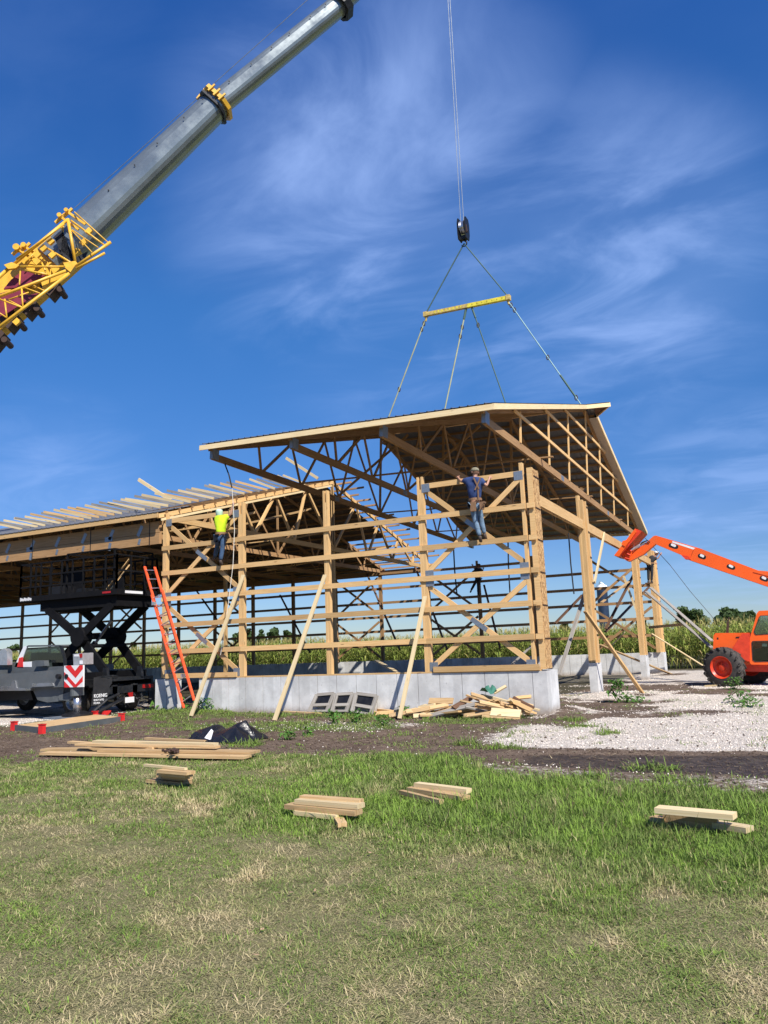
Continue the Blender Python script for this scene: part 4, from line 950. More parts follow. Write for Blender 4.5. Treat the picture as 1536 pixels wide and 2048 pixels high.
for x, y, z0, z1, lx in ((-16.6, .1, .17, .55, .7), (-15.6, .25, .17, .42, .4)):
    b = MB(); b.box((x-lx/2, y-.3, PZ0+z0+.003), (x+lx/2, y+.3, PZ0+z1)); b.build('control_box', 'cdark', tk)
b = MB(); b.beam((-13.9, -.6, PZ0+.19), (-13.3, -.2, PZ0+1.2), .2, .02); b.beam((-13.5, -.8, PZ0+.19), (-13.2, -.3, PZ0+1.0), .15, .02); split(b, 'offcut', 'wood', tk)
b = MB()
for k in range(9): b.box((PL0+.08+.06*k, PY0-.012, PZ0+.03+.01*(k % 2)), (PL0+.08+.06*k+.045, PY0-.006, PZ0+.14-.015*(k % 3)))
split(b, 'worn_sticker', 'white', tk)
b = MB(); b.box((PL1+.004, -.85, PZ0+.05), (PL1+.012, -.1, PZ0+.13)); b.build('white_sticker', 'white', tk)
b = MB(); b.box((-13.4, PY0-.012, PZ0+.05), (-13.05, PY0-.005, PZ0+.11)); b.build('red_sticker', 'redlens', tk)
# cab
def cabplate(poly, Y_, th, name, mat): return panel(poly, Y_, th, name, mat, tk)
CY0, CY1 = -1.25, .75
lower = [(-20, 1326), (30, 1325), (62, 1325), (66, 1322), (88, 1322), (90, 1334), (130, 1332), (131, 1352), (-20, 1356)]
cabplate(lower, CY0, 2.0, 'cab_body', 'deckgrey')
cabplate([(56, 1290.5), (118, 1289.5), (124, 1292.5), (52, 1294)], CY0, 2.0, 'cab_roof', 'deckgrey')
for Y_ in (CY0, CY1):
    cabplate([(29, 1334), (36, 1316), (47, 1293), (55, 1291.5), (51, 1300), (43, 1322), (45, 1334)], Y_, .05, 'front_pillar', 'white')
    cabplate([(118, 1291), (124, 1292), (131, 1318), (131, 1334), (126, 1334), (127, 1318)], Y_, .05, 'rear_pillar', 'truckdark')
    cabplate([(43, 1322), (51, 1299), (119, 1293), (127, 1320), (126, 1325), (44, 1326)], Y_+.02, .01, 'window_pane', 'glass')
cabplate([(45, 1324), (63, 1323), (63, 1334), (42, 1334)], CY0-.01, .04, 'cab_panel', 'white')
cabplate([(38, 1316), (45, 1314), (46, 1334), (34, 1334)], CY0-.02, .02, 'red_stripe', 'redpaint')
cabplate([(69, 1321), (88, 1321), (89, 1332), (72, 1333)], CY0-.2, .18, 'air_box', 'deckgrey')
cabplate([(8, 1297), (14, 1303), (14, 1330), (-14, 1330), (-14, 1308)], CY0-.3, .2, 'air_cleaner', 'alu')
# seats seen through the glass
cabplate([(60, 1328), (62, 1306), (74, 1305), (76, 1328)], CY0+.5, .5, 'seat', 'cdark'); cabplate([(96, 1328), (97, 1307), (108, 1306), (112, 1328)], CY0+.5, .9, 'seat', 'cdark')
# mudflaps, wheels, rear end
def flap(poly, X_, th, name, mat): b = MB(); b.prism([AX(px, py, X_) for px, py in poly], (th, 0, 0)); return b.build(name, mat, tk)
mf = flap([(187, 1355), (223, 1352.5), (223, 1366), (218, 1374), (219, 1385), (205, 1410), (182, 1412), (186, 1380)], TX+.02, .02, 'mudflap', 'black')
flap([(187, 1355), (223, 1352.5), (214, 1350), (190, 1353)], TX-.25, .3, 'fender', 'truckdark')
def text(body, loc, size, xdir, ydir, mat, parent, name='lettering', ext=.003, align='LEFT'):
    c = bpy.data.curves.new(name, 'FONT'); c.body = body; c.size = size; c.extrude = ext; c.align_x = align; c.offset = size*.02
    o = bpy.data.objects.new(name, c); COL.objects.link(o)
    dg = bpy.context.evaluated_depsgraph_get(); me = bpy.data.meshes.new_from_object(o.evaluated_get(dg)); bpy.data.objects.remove(o)
    x = Vector(xdir).normalized(); y = Vector(ydir).normalized(); z = x.cross(y); me.materials.clear(); me.materials.append(M[mat])
    mm = Matrix(((x.x, y.x, z.x, loc[0]), (x.y, y.y, z.y, loc[1]), (x.z, y.z, z.z, loc[2]), (0, 0, 0, 1)))
    me.transform(Matrix.Translation(-ORG[parent.name]) @ mm); o = bpy.data.objects.new(name, me); COL.objects.link(o); o.parent = parent; ORG[o.name] = ORG[parent.name]; return o
q = AX(187.5, 1395.5, TX+.045)
text('KOENIG', q, .14, (0, 1, 0), (0, 0, 1), 'white', mf); text('BODY & EQ', q+Vector((0, 0, -.10)), .075, (0, 1, 0), (0, 0, 1), 'white', mf); text('PEORIA', q+Vector((0, 0, -.19)), .075, (0, 1, 0), (0, 0, 1), 'white', mf)
flap([(285, 1369), (306, 1368), (306, 1375), (285, 1376)], TX+.005, .02, 'tail_lamp', 'redlens')
flap([(255, 1386), (265, 1384), (265, 1394), (258, 1395)], TX+.03, .02, 'red_reflector', 'redlens')
np_ = flap([(250, 1395), (268, 1393), (268, 1404), (250, 1406)], TX+.05, .01, 'number_plate', 'white')
flap([(224, 1369), (308, 1365), (308, 1408), (296, 1409), (296, 1378), (226, 1384)], TX-.35, .03, 'rear_guard', 'cdark')
b = MB()
for k in range(26):
    y = random.uniform(-.5, .85); z = random.uniform(.25, .8); r = random.uniform(.02, .06)
    b.tube([(TX-.25, y, z), (TX-.05, y+random.uniform(-.1, .1), z+random.uniform(-.08, .08)), (TX-.02, y+random.uniform(-.25, .25), z+random.uniform(-.15, .15))], r*.5, 6)
split(b, 'hydraulic_hose', 'black', tk)
b = MB(); b.tube([AX(186, 1424, TX+.1), AX(213, 1400, TX+.2), AX(238, 1388, TX+.1)], .045, 8); b.tube([AX(192, 1427, TX+.35), AX(222, 1410, TX+.35), AX(246, 1398, TX+.1)], .05, 8); split(b, 'stabiliser_arm', 'truckdark', tk)
b = MB(); b.box(AZ(190, 1432, 0), AZ(190, 1432, 0)+Vector((.35, .3, .14))); b.build('stabiliser_foot', 'redpaint', tk)
def wheel(par, c, ax, R_, W_, rim, rf=.55, lugs=0, lugh=.04):
    c = Vector(c); ax = Vector(ax).normalized()
    b = MB(); b.lathe(c-ax*W_/2, ax, ((0, R_*rf), (0, R_*.80), (W_*.08, R_*.93), (W_*.22, R_), (W_*.78, R_), (W_*.92, R_*.93), (W_, R_*.80), (W_, R_*rf)), 40)
    a = ax.cross(Vector((0, 0, 1))).normalized(); d = ax.cross(a)
    for k in range(lugs):
        for s in (-1, 1):
            t = 2*math.pi*(k+(.5 if s > 0 else 0))/lugs; t2 = t+.26
            p0 = c+(a*math.cos(t)+d*math.sin(t))*(R_-.005)+ax*(.02*s); p1 = c+(a*math.cos(t2)+d*math.sin(t2))*(R_-.02)+ax*(W_*.47*s)
            b.beam(p0, p1, .055, lugh*2, up=(a*math.cos((t+t2)/2)+d*math.sin((t+t2)/2)))
            p2 = c+(a*math.cos(t2+.05)+d*math.sin(t2+.05))*(R_*.86)+ax*(W_*.50*s); b.beam(p1, p2, .05, .03, up=ax)
    ty = b.build('tyre', 'tyre', par, True)
    b = MB(); r = R_*rf; b.lathe(c-ax*W_/2, ax, ((.0, r), (-.005, r*1.03), (.02, r*.98), (W_*.10, r*.88), (W_*.30, r*.86), (W_*.32, r*.48), (W_*.22, r*.44), (W_*.22, 0)), 32); b.build('rim', rim, par, True)
    b = MB(); b.lathe(c-ax*(W_/2-W_*.20), -ax, ((0, r*.30), (.03, r*.28), (.04, 0)), 16)
    for k in range(8): t = 2*math.pi*k/8; b.lathe(c-ax*(W_/2-W_*.215)+(a*math.cos(t)+d*math.sin(t))*r*.38, -ax, ((0, .02), (.02, .02), (.021, 0)), 6)
    b.build('hub', rim, par)
for x, y in ((-14.25, -1.28), (-14.25, .78), (-18.9, -1.2), (-18.9, .7)): wheel(tk, (x, y, .46), (0, 1, 0), .46, .42 if x > -15 else .24, 'alu')
b = MB(); b.box((-19.9, -1.3, .75), (-17.9, .8, 1.45)); b.build('engine_bay', 'truckdark', tk)
# ------------------------------------------------------------------ telehandler
YT = 10.55
th_ = thing('telehandler', AZ(1480, 1368, 0), 'orange telescopic handler with long boom raised left to the roof corner', 'telehandler')
def tp(poly, Y_, th, name, mat, par=None): b = MB(); b.prism([AY(px, py, Y_) for px, py in poly], (0, th, 0)); return b.build(name, mat, par or th_)
tp([(1427, 1271), (1431, 1266), (1500, 1265.5), (1500, 1330), (1478, 1330), (1472, 1305), (1455, 1297), (1438, 1299), (1426, 1304)], YT, 1.15, 'engine_hood', 'orange')
tp([(1484, 1266.5), (1500, 1266.5), (1500, 1324), (1484, 1318), (1464, 1298)], YT-.13, .12, 'fender', 'redrim')  # shaded side of the hood painted in as a darker red plate
tp([(1434, 1275), (1437, 1275), (1437, 1279), (1434, 1279)], YT-.006, .005, 'hood_latch', 'cdark'); tp([(1472, 1273.5), (1480, 1273), (1480, 1275.5), (1472, 1276)], YT-.016, .015, 'handle', 'cdark')
tp([(1452, 1266), (1453, 1247), (1456, 1240), (1457, 1234), (1459, 1234.5), (1457, 1245), (1458, 1250), (1457, 1266)], YT+.3, .1, 'exhaust_pipe', 'rust')
# cab
cb1 = [(1500, 1326), (1500, 1276), (1514, 1226), (1518, 1221.5), (1580, 1219), (1584, 1330), (1502, 1329)]
hole_t = [(1508, 1266), (1508, 1262), (1518, 1234), (1521, 1231), (1574, 1230), (1574, 1266), (1512, 1270)]
hole_b = [(1503, 1285), (1505, 1282), (1576, 1281), (1576, 1322), (1510, 1324), (1505, 1320)]
def frame_with_holes(outer, holes, Y_, th, name, mat):
    bm = bmesh.new(); org = ORG[th_.name]
    # triangulated ring faces by a filled edge net
    es = []
    for loop in [outer]+holes:
        vs_ = [bm.verts.new(AY(px, py, Y_)-org) for px, py in loop]
        for i in range(len(vs_)): es.append(bm.edges.new((vs_[i], vs_[(i+1) % len(vs_)])))
    bmesh.ops.triangle_fill(bm, use_beauty=True, use_dissolve=False, edges=es)
    r = bmesh.ops.extrude_face_region(bm, geom=bm.faces[:]); bmesh.ops.translate(bm, vec=(0, th, 0), verts=[e for e in r['geom'] if isinstance(e, bmesh.types.BMVert)])
    bmesh.ops.recalc_face_normals(bm, faces=bm.faces[:]); me = bpy.data.meshes.new(name); bm.to_mesh(me); bm.free(); me.materials.append(M[mat])
    o = bpy.data.objects.new(name, me); COL.objects.link(o); o.parent = th_; ORG[o.name] = org; return o
def shrink(poly, k):
    cx_ = sum(p[0] for p in poly)/len(poly); cy_ = sum(p[1] for p in poly)/len(poly); return [(cx_+(x-cx_)*k, cy_+(y-cy_)*k) for x, y in poly]
frame_with_holes(cb1, [hole_t, hole_b], YT-.1, .07, 'cab_frame', 'orange'); frame_with_holes(cb1, [hole_t], YT+.9, .07, 'cab_frame', 'orange')
tp([(1514, 1226), (1518, 1221.5), (1580, 1219), (1580, 1224)], YT-.02, .91, 'cab_roof', 'orange')
tp([(1500, 1326), (1500, 1276), (1504, 1276), (1504, 1326)], YT-.02, .91, 'cab_front', 'orange'); tp([(1502, 1324), (1580, 1324), (1580, 1331), (1502, 1330)], YT-.02, .91, 'cab_floor', 'redrim')
for hp, n_ in ((hole_t, 1), (hole_b, 2)):
    o = frame_with_holes(hp, [shrink(hp, .95)], YT-.115, .02, 'window_seal', 'black')
    tp(shrink(hp, 1.0), YT-.07, .008, 'window_pane', 'glass')
tp([(1520, 1320), (1524, 1290), (1545, 1290), (1548, 1320)], YT+.2, .4, 'seat', 'cdark'); tp([(1504, 1322), (1506, 1300), (1518, 1296), (1560, 1322)], YT+.5, .3, 'control_console', 'cdark')
tp([(1524, 1286), (1534, 1286), (1534, 1293), (1524, 1293)], YT-.058, .003, 'white_sticker', 'white')
tp([(1470, 1322), (1600, 1328), (1600, 1345), (1486, 1343)], YT+.25, .6, 'chassis', 'redrim')
wc = AY(1448, 1334.5, YT-.15); wheel(th_, wc, (.36, .93, 0), .655, .46, 'redrim', .56, 17, .035)
wc2 = wc+Vector((.25, 1.75, 0)); wheel(th_, wc2+Vector((.55, 0, 0)), (.2, .97, 0), .655, .46, 'redrim', .56, 17, .035)
wheel(th_, wc+Vector((3.1, .0, 0)), (0, 1, 0), .655, .46, 'redrim', .56, 17, .035); wheel(th_, wc+Vector((3.1, 1.75, 0)), (0, 1, 0), .655, .46, 'redrim', .56, 17, .035)
# boom
YB = 11.35
tp([(1307, 1072), (1312, 1071), (1404, 1098), (1404, 1127), (1311, 1088), (1287, 1108.5), (1261, 1121.5), (1256, 1122), (1268, 1100), (1288, 1089)], YB, .28, 'inner_boom', 'orange')
ob = tp([(1382, 1113), (1389, 1096.5), (1398, 1096), (1517.9, 1141.5), (1600, 1170), (1700, 1210), (1700, 1262), (1536, 1173), (1378, 1119.5)], YB-.05, .40, 'outer_boom', 'orange')
tp([(1506, 1144), (1518, 1141), (1540, 1143), (1600, 1158), (1600, 1170), (1536, 1152)], YB-.07, .44, 'boom_bracket', 'orange')
tp([(1362, 1110), (1377, 1112), (1382, 1119), (1370, 1118)], YB-.06, .3, 'boom_stop', 'redrim')
def slot(cx_, cy_, w_, h_, Y_, ang=.33):
    pts = []
    for k in range(16):
        t = 2*math.pi*k/16; x = math.copysign(abs(math.cos(t))**.6, math.cos(t))*w_/2; y = math.copysign(abs(math.sin(t))**.8, math.sin(t))*h_/2
        pts.append((cx_+x*math.cos(ang)-y*math.sin(ang), cy_+x*math.sin(ang)+y*math.cos(ang)))
    tp(pts, Y_-.006, .005, 'boom_slot', 'cdark'); tp([(x*1.0+.8*(1 if x > cx_ else -1)*-1, y-1.6) for x, y in shrink(pts, .62)], Y_-.011, .004, 'slot_opening', 'white')
slot(1347, 1092, 20, 9, YB, .30); slot(1404, 1113, 17, 9, YB-.05); slot(1462, 1134, 18, 8.5, YB-.05); slot(1528, 1157.5, 18, 9, YB-.05)
tp([(1345, 1082), (1392, 1096.5), (1386, 1099), (1344, 1085)], YB-.004, .003, 'white_sticker', 'white')
# fork carriage
tp([(1228, 1111), (1270, 1057), (1272, 1064), (1238, 1113)], YB-.55, .09, 'carriage_plate', 'orange'); tp([(1228, 1111), (1238, 1113), (1284, 1062), (1270, 1057)], YB-.46, 1.3, 'carriage_frame', 'redrim')
tp([(1245, 1082), (1252, 1080), (1258, 1083), (1250, 1093), (1243, 1089)], YB-.58, .12, 'tilt_lug', 'orange')
tp([(1242, 1110), (1256, 1092), (1266, 1090), (1264, 1105), (1259, 1121), (1254, 1122), (1248, 1118)], YB-.1, .5, 'boom_head', 'orange')
for k in range(3): b = MB(); b.tube([AY(1250+3*k, 1116-9*k, YB-.16), AY(1259+2*k, 1119-8*k, YB-.16)], .035, 8); b.build('head_pin', 'redrim', th_)
b = MB(); b.tube([AY(1262, 1100, YB-.12), AY(1290, 1084, YB+.05)], .05, 8); b.build('tilt_cylinder', 'steel', th_)
b = MB(); b.tube([AY(1281, 1090, YB-.05), AY(1284, 1085, YB-.05), AY(1295, 1081, YB-.05), AY(1300, 1084, YB-.03)], .025, 6); b.build('hose', 'black', th_)
# ------------------------------------------------------------------ people
def skin(name, chains, mat, parent, sub=2):
    """chains: lists of (point, radius); branches start at an existing point"""
    org = ORG[parent.name]; vs = []; es = []; rs = []; key = {}; roots = []
    for ch in chains:
        prev = None
        for p, r in ch:
            k = tuple(round(c, 4) for c in p)
            if k not in key: key[k] = len(vs); vs.append(Vector(p)-org); rs.append(r)
            if prev is None and key[k] == len(vs)-1: roots.append(key[k])
            if prev is not None: es.append((prev, key[k]))
            prev = key[k]
    me = bpy.data.meshes.new(name); me.from_pydata([tuple(v) for v in vs], es, []); o = bpy.data.objects.new(name, me); COL.objects.link(o)
    md = o.modifiers.new('Skin', 'SKIN'); md.use_smooth_shade = True
    sv = me.skin_vertices[0].data
    for i, r in enumerate(rs):
        sv[i].radius = (r, r) if not isinstance(r, tuple) else r; sv[i].use_root = i in roots
    if sub: sm = o.modifiers.new('Sub', 'SUBSURF'); sm.levels = sub; sm.render_levels = sub
    dg = bpy.context.evaluated_depsgraph_get(); m2 = bpy.data.meshes.new_from_object(o.evaluated_get(dg)); o.modifiers.clear(); o.data = m2
    m2.materials.clear(); m2.materials.append(M[mat]); o.parent = parent; ORG[o.name] = org; return o
def hand(W_, D_, side):
    """palm and five bent fingers from the wrist W_ in direction D_"""
    D_ = Vector(D_).normalized(); S_ = D_.cross(Vector(side)).normalized(); U_ = S_.cross(D_); pc = W_+D_*.05
    ch = [[(W_, .026), (pc, .032), (W_+D_*.085, .030)]]
    for k, l in enumerate((.065, .078, .083, .074)):
        b0 = W_+D_*.075+S_*(.030-.019*k); ch.append([(b0, .010), (b0+D_*l*.5-U_*.006, .0092), (b0+D_*l*.9-U_*.030, .0085)])
    b0 = W_+D_*.03+S_*.026; ch.append([(b0, .012), (b0+D_*.03+S_*.028, .011), (b0+D_*.06+S_*.03-U_*.012, .0095)])
    return ch
def person(base, label, J, shirt, pants, cap, brim, group=None, body='skin', shoe='boot'):
    t = thing('person', base, label, 'person', group)
    hd_, nk, ch, wa, pe = J['head'], J['neck'], J['chest'], J['waist'], J['pelvis']
    chains = [[(pe, .12), (wa, .10), (ch, .115), (nk, .055), (hd_+Vector((0, 0, -.06)), .07), (hd_+Vector((0, 0, .02)), .092), (hd_+Vector((0, 0, .085)), .062)]]
    for s in 'LR':
        sh, el, wr = J['sh'+s], J['el'+s], J['wr'+s]
        chains.append([(ch, .115), (sh, .050), (el, .040), (wr, .028)])
        chains += hand(wr, J.get('hd'+s, wr-el), (0, -1, .2))
        chains.append([(pe, .12), (J['hip'+s], .085), (J['kn'+s], .056), (J['an'+s], .038)])
    skin('body', chains, body, t)
    fd = J['face']
    b = MB(); b.tube([hd_+fd*.088+Vector((0, 0, .01)), hd_+fd*.118+Vector((0, 0, -.015)), hd_+fd*.09+Vector((0, 0, -.025))], .014, 6)
    sd = fd.cross(Vector((0, 0, 1))).normalized()
    for s in (-1, 1): b.lathe(hd_+sd*s*.085, sd*s, ((0, .032), (.016, .03), (.02, 0)), 10)
    b.build('nose_and_ears', body, t, True)
    for s in (-1, 1): b = MB(); b.lathe(hd_+fd*.083+sd*s*.032+Vector((0, 0, .02)), fd, ((0, .013), (.008, .010), (.012, 0)), 8); b.build('eye', 'cdark', t)
    b = MB(); b.tube([hd_+fd*.082+sd*-.025+Vector((0, 0, -.05)), hd_+fd*.086+sd*.025+Vector((0, 0, -.05))], .006, 6); b.build('mouth', 'cred', t)
    b = MB(); b.lathe(hd_+Vector((0, 0, -.02)), (0, 0, 1), ((-.03, .085), (.03, .096), (.06, .094), (.08, .08)), 14); b.build('hair', 'woodbrown', t, True)
    sc_ = [[(pe+Vector((0, 0, .03)), (.165, .125)), (wa, (.175, .14)), (ch, (.21, .165)), (nk+Vector((0, 0, -.02)), .085)]]
    for s in 'LR':
        sh, el = J['sh'+s], J['el'+s]; sc_.append([(ch, (.21, .165)), (sh, .098), (sh.lerp(el, .75), .074)])
    skin('shirt', sc_, shirt, t)
    pc_ = []
    for s in 'LR': pc_.append([(pe, (.155, .12)), (J['hip'+s], .10), (J['kn'+s], .075), (J['an'+s], .062)])
    skin('trousers', pc_, pants, t)
    for s in 'LR':
        a = J['an'+s]; f = J['toe'+s]; b = MB(); skin('boot', [[(a+Vector((0, 0, .03)), .055), (a+Vector((0, 0, -.05)), .055), (a.lerp(f, .6)+Vector((0, 0, -.055)), .05), (f+Vector((0, 0, -.05)), .042)]], shoe, t, 1)
    b = MB(); b.lathe(hd_+Vector((0, 0, .03)), (0, 0, 1), ((0, .108), (.03, .108), (.065, .092), (.09, .055), (.098, 0)), 18); cp = b.build('cap', cap, t, True)
    if brim: b = MB(); b.prism([hd_+Vector((0, 0, .045))+brim*.09-sd*.07, hd_+Vector((0, 0, .04))+brim*.19-sd*.04, hd_+Vector((0, 0, .04))+brim*.19+sd*.04, hd_+Vector((0, 0, .045))+brim*.09+sd*.07], (0, 0, .01)); b.build('cap_brim', cap, cp)
    b = MB(); b.lathe(wa.lerp(pe, .55)+Vector((0, 0, -.03)), (0, 0, 1), ((0, .165), (0, .175), (.06, .175), (.06, .165)), 20); b.build('tool_belt', 'leather', t)
    return t
# worker in blue
Y1 = -.24
def JJ(d, Y_): return {k: (AY(v[0], v[1], Y_+(v[2] if len(v) > 2 else 0)) if isinstance(v, tuple) else v) for k, v in d.items()}
J1 = JJ(dict(head=(950, 944.5, .03), neck=(950, 955, .02), chest=(949, 968, .0), waist=(949.5, 992, -.0), pelvis=(951, 1006, .02), shL=(935.5, 961), elL=(923, 963, .12), wrL=(917, 956, .25), shR=(963.5, 962), elR=(973, 972, .0), wrR=(978, 959, .14),
     hipL=(945.5, 1011), knL=(951, 1043, .03), anL=(960, 1073, .04), toeL=(962, 1080, .16), hipR=(957, 1011, .05), knR=(962.5, 1042, .12), anR=(969, 1068, .2), toeR=(972, 1074, .30)), Y1)
J1['face'] = Vector((-.75, .65, 0)).normalized()
p1 = person(AY(961, 1083, Y1), 'worker in a blue shirt and faded jeans standing on a girt with arms spread', J1, 'blueshirt', 'jeansfade', 'captan', Vector((-.8, .5, .1)).normalized())
wq = AY(949, 1008, Y1-.12)
for px, py, w_, h_, mt in ((945, 1013, .17, .24, 'leather'), (937.5, 1010, .09, .18, 'cdark'), (963, 1011, .12, .20, 'leather'), (938.5, 1012, .07, .08, 'white')):
    q = AY(px, py, Y1-.16); b = MB(); b.prism([q+Vector((-w_/2, 0, h_/2)), q+Vector((w_/2, 0, h_/2)), q+Vector((w_*.4, 0, -h_/2)), q+Vector((-w_*.35, 0, -h_/2))], (0, .07, 0)); b.build('pouch', mt, p1)
b = MB(); b.tube([AY(958, 1022, Y1-.2), AY(969, 1005, Y1-.2)], .013, 6); b.beam(AY(967, 1003, Y1-.2), AY(972, 1006, Y1-.2), .04, .04); b.build('hammer', 'leather', p1)
for a, c in (((947, 955), (958, 978)), ((961, 955), (950, 980)), ((956, 976), (957, 1000))):
    b = MB(); b.beam(AY(*a, Y1-.135), AY(*c, Y1-.145), .012, .035, up=(0, -1, 0) if False else (1, 0, 0)); b.build('brace_strap', 'leather', p1)
# worker in lime
J2 = JJ(dict(head=(438.5, 1026, .05), neck=(440.5, 1034, .03), chest=(442, 1044), waist=(441.5, 1062), pelvis=(442, 1072), shL=(434, 1038, .06), elL=(431, 1050, .22), wrL=(437, 1047, .36), shR=(451.5, 1035), elR=(461, 1029, .02), wrR=(465.5, 1013, .03),
     hipL=(438, 1076, .04), knL=(434, 1096, .12), anL=(430, 1113, .25), toeL=(426, 1117, .32), hipR=(446.5, 1076), knR=(445, 1097), anR=(441, 1121), toeR=(444.5, 1127, .1)), Y1)
J2['face'] = Vector((.1, 1, .3)).normalized(); J2['hdR'] = Vector((.05, .1, 1))
p2 = person(AY(442, 1128, Y1), 'worker in a lime shirt and dark jeans on a girt, reaching up beside a post', J2, 'hiviz', 'jeans', 'capmint', None)
for px, py, w_, h_ in ((431, 1077, .2, .22), (452, 1072, .08, .16), (434, 1086, .12, .16)):
    q = AY(px, py, Y1-.12); b = MB(); b.prism([q+Vector((-w_/2, 0, h_/2)), q+Vector((w_/2, 0, h_/2)), q+Vector((w_*.4, 0, -h_/2)), q+Vector((-w_*.35, 0, -h_/2))], (0, .09, 0)); b.build('pouch', 'cdark', p2)
b = MB(); b.lathe(J2['head']+Vector((0, 0, -.02)), (0, 0, 1), ((-.08, .08), (-.03, .106), (.06, .110)), 16); b.build('neck_shade', 'capmint', p2, True)
# workers on the far wall
Y3 = fy-.32
J3 = JJ(dict(head=(957.5, 1132), neck=(957, 1136), chest=(957, 1142), waist=(957, 1151), pelvis=(957, 1156), shL=(951.5, 1139), elL=(948.5, 1137), wrL=(946, 1132.5), shR=(962, 1139), elR=(965, 1145), wrR=(966, 1139, .1), hipL=(954, 1158), knL=(948, 1170), anL=(942, 1181), toeL=(939.5, 1183), hipR=(959, 1158), knR=(957, 1172), anR=(956, 1185, .12), toeR=(958.5, 1188, .15)), Y3)
J3['face'] = Vector((.9, .2, .3)).normalized()
person(AY(957, 1190, Y3), 'dark silhouetted worker clinging to a post of the far wall', J3, 'darkcloth', 'darkcloth', 'darkcloth', None, None, 'skin', 'cdark')  # clothes coloured dark to stand for his backlit look
J4 = JJ(dict(head=(1313, 1107), neck=(1311, 1111), chest=(1306, 1116), waist=(1301, 1124), pelvis=(1300, 1129), shL=(1302, 1114), elL=(1303, 1122), wrL=(1309, 1125), shR=(1310.5, 1117), elR=(1316, 1117), wrR=(1320, 1110), hipL=(1297, 1131), knL=(1297, 1146), anL=(1297, 1161), toeL=(1296, 1164, -.1), hipR=(1303, 1131), knR=(1304, 1146), anR=(1303, 1161), toeR=(1304, 1164, -.1)), 20.6)
J4['face'] = Vector((.8, -.5, 0)).normalized()
person(AY(1300, 1166, 20.6), 'worker in black trousers behind the last side posts with pale cap showing', J4, 'darkcloth', 'darkcloth', 'white', None, None, 'skin', 'cdark')
plank(AY(1291, 1167, 20.6), AY(1305, 1165.5, 20.6), .3, .05, 'short dark standing plank under the worker by the last side posts', 'woodbrown')
# ------------------------------------------------------------------ loose lumber on the ground
def gb(p, q, z, w_, h_, label, mat='woodscrap', cat='board', group=None, name='board', z2=None, up=(0, 0, 1)):
    b = MB(); b.beam(AZ(*p, z), AZ(*q, z if z2 is None else z2), w_, h_, up=up); return tag(b.build(name, mat), label, cat, group)
LS = 'long boards by the black plastic'
gb((89, 1506), (495, 1514), .04, .24, .04, 'long front board of the pile left of the black plastic', group=LS)
gb((88, 1499), (330, 1495), .045, .24, .04, 'wide board at the left back of the long board pile', group=LS)
gb((205, 1500), (512, 1504), .085, .28, .04, 'widest board with a clod of soil on it', group=LS)
gb((140, 1484), (310, 1496), .12, .12, .04, 'thin board slanting across the left of the long board pile', group=LS)
gb((155, 1489), (436, 1494), .15, .14, .04, 'upper front board of the long board pile', group=LS)
gb((190, 1483), (432, 1489), .17, .14, .05, 'topmost board of the long board pile', 'woodpale', group=LS)
gb((292, 1477), (412, 1483), .12, .09, .04, 'short board behind the top of the long board pile', group=LS)
b = MB()
for k in range(40):
    q = AZ(343+random.gauss(0, 7), 1501+random.gauss(0, 1.5), .11+random.random()*.05); b.lathe(q, (random.random(), random.random(), 1), ((-.03, .0), (0, .035), (.03, .0)), 5)
tag(b.build('soil_clod', 'rust'), 'clod of dark soil and roots on the widest board', 'soil clod')
gb((303, 1560), (373, 1566), .03, .2, .04, 'bottom board of the little stack at upper left of the lawn')
for k, (a, c) in enumerate((((321, 1553), (376, 1558)), ((321, 1550), (376, 1555)), ((322, 1546), (379, 1551)), ((322, 1541), (382, 1546)))):
    gb(a, c, .075+.042*k, .15, .038, ('second board from the bottom', 'middle board', 'second board from the top', 'upper board')[k]+' of the little stack at upper left of the lawn', 'woodscrap')
gb((290, 1530), (372, 1538), .24, .05, .03, 'thin stick lying on top of the stack at upper left of the lawn', 'woodpale')
gb((577, 1611), (717, 1625), .095, .14, .045, 'lower long board of the central lawn stack', 'woodscrap')
gb((592, 1624), (677, 1634), .05, .09, .042, 'short bottom board of the central lawn stack', 'woodpale')
gb((597, 1601), (722, 1612), .145, .14, .045, 'upper front board of the central lawn stack', 'woodpale')
gb((604, 1594), (723, 1603), .17, .09, .042, 'back top board of the central lawn stack', 'woodscrap')
gb((671, 1628), (685, 1650), .03, .09, .04, 'cross piece under the central lawn stack', 'woodscrap')
gb((833, 1569), (938, 1582), .10, .10, .05, 'pale upper block of the pair right of the lawn centre', 'woodpale')
gb((821, 1577), (932, 1596), .055, .13, .045, 'lower block under the pale one right of the lawn centre', 'woodscrap')
gb((802, 1584), (883, 1604), .06, .06, .045, 'thin block lying alone left of the pale pair', 'woodscrap')
gb((1314, 1618), (1470, 1632), .19, .15, .045, 'bright board on top of the stack at the right of the lawn', 'woodpale')
gb((1328, 1632), (1436, 1646), .10, .045, .13, 'board on edge under the bright one at the right of the lawn', 'woodscrap')
gb((1432, 1648), (1500, 1659), .085, .13, .045, 'short board at the right foot of the right hand stack', 'woodpale')
gb((1305, 1636), (1332, 1640), .07, .12, .04, 'short board at the left foot of the right hand stack', 'woodscrap')
gb((560, 1423), (640, 1427), .04, .12, .04, 'board lying at the wall left of the grey window frames', 'woodscrap')
gb((738, 1418), (822, 1426), .08, .1, .06, 'orange board at the wall between the grey frames and the pale prop', 'wood')
gb((742, 1424), (818, 1429), .03, .12, .04, 'lower board at the wall between the grey frames and the pale prop', 'wood')
gb((1123, 1390), (1180, 1394), .02, .12, .03, 'thin board on the gravel beside the corner pier', 'woodpale')
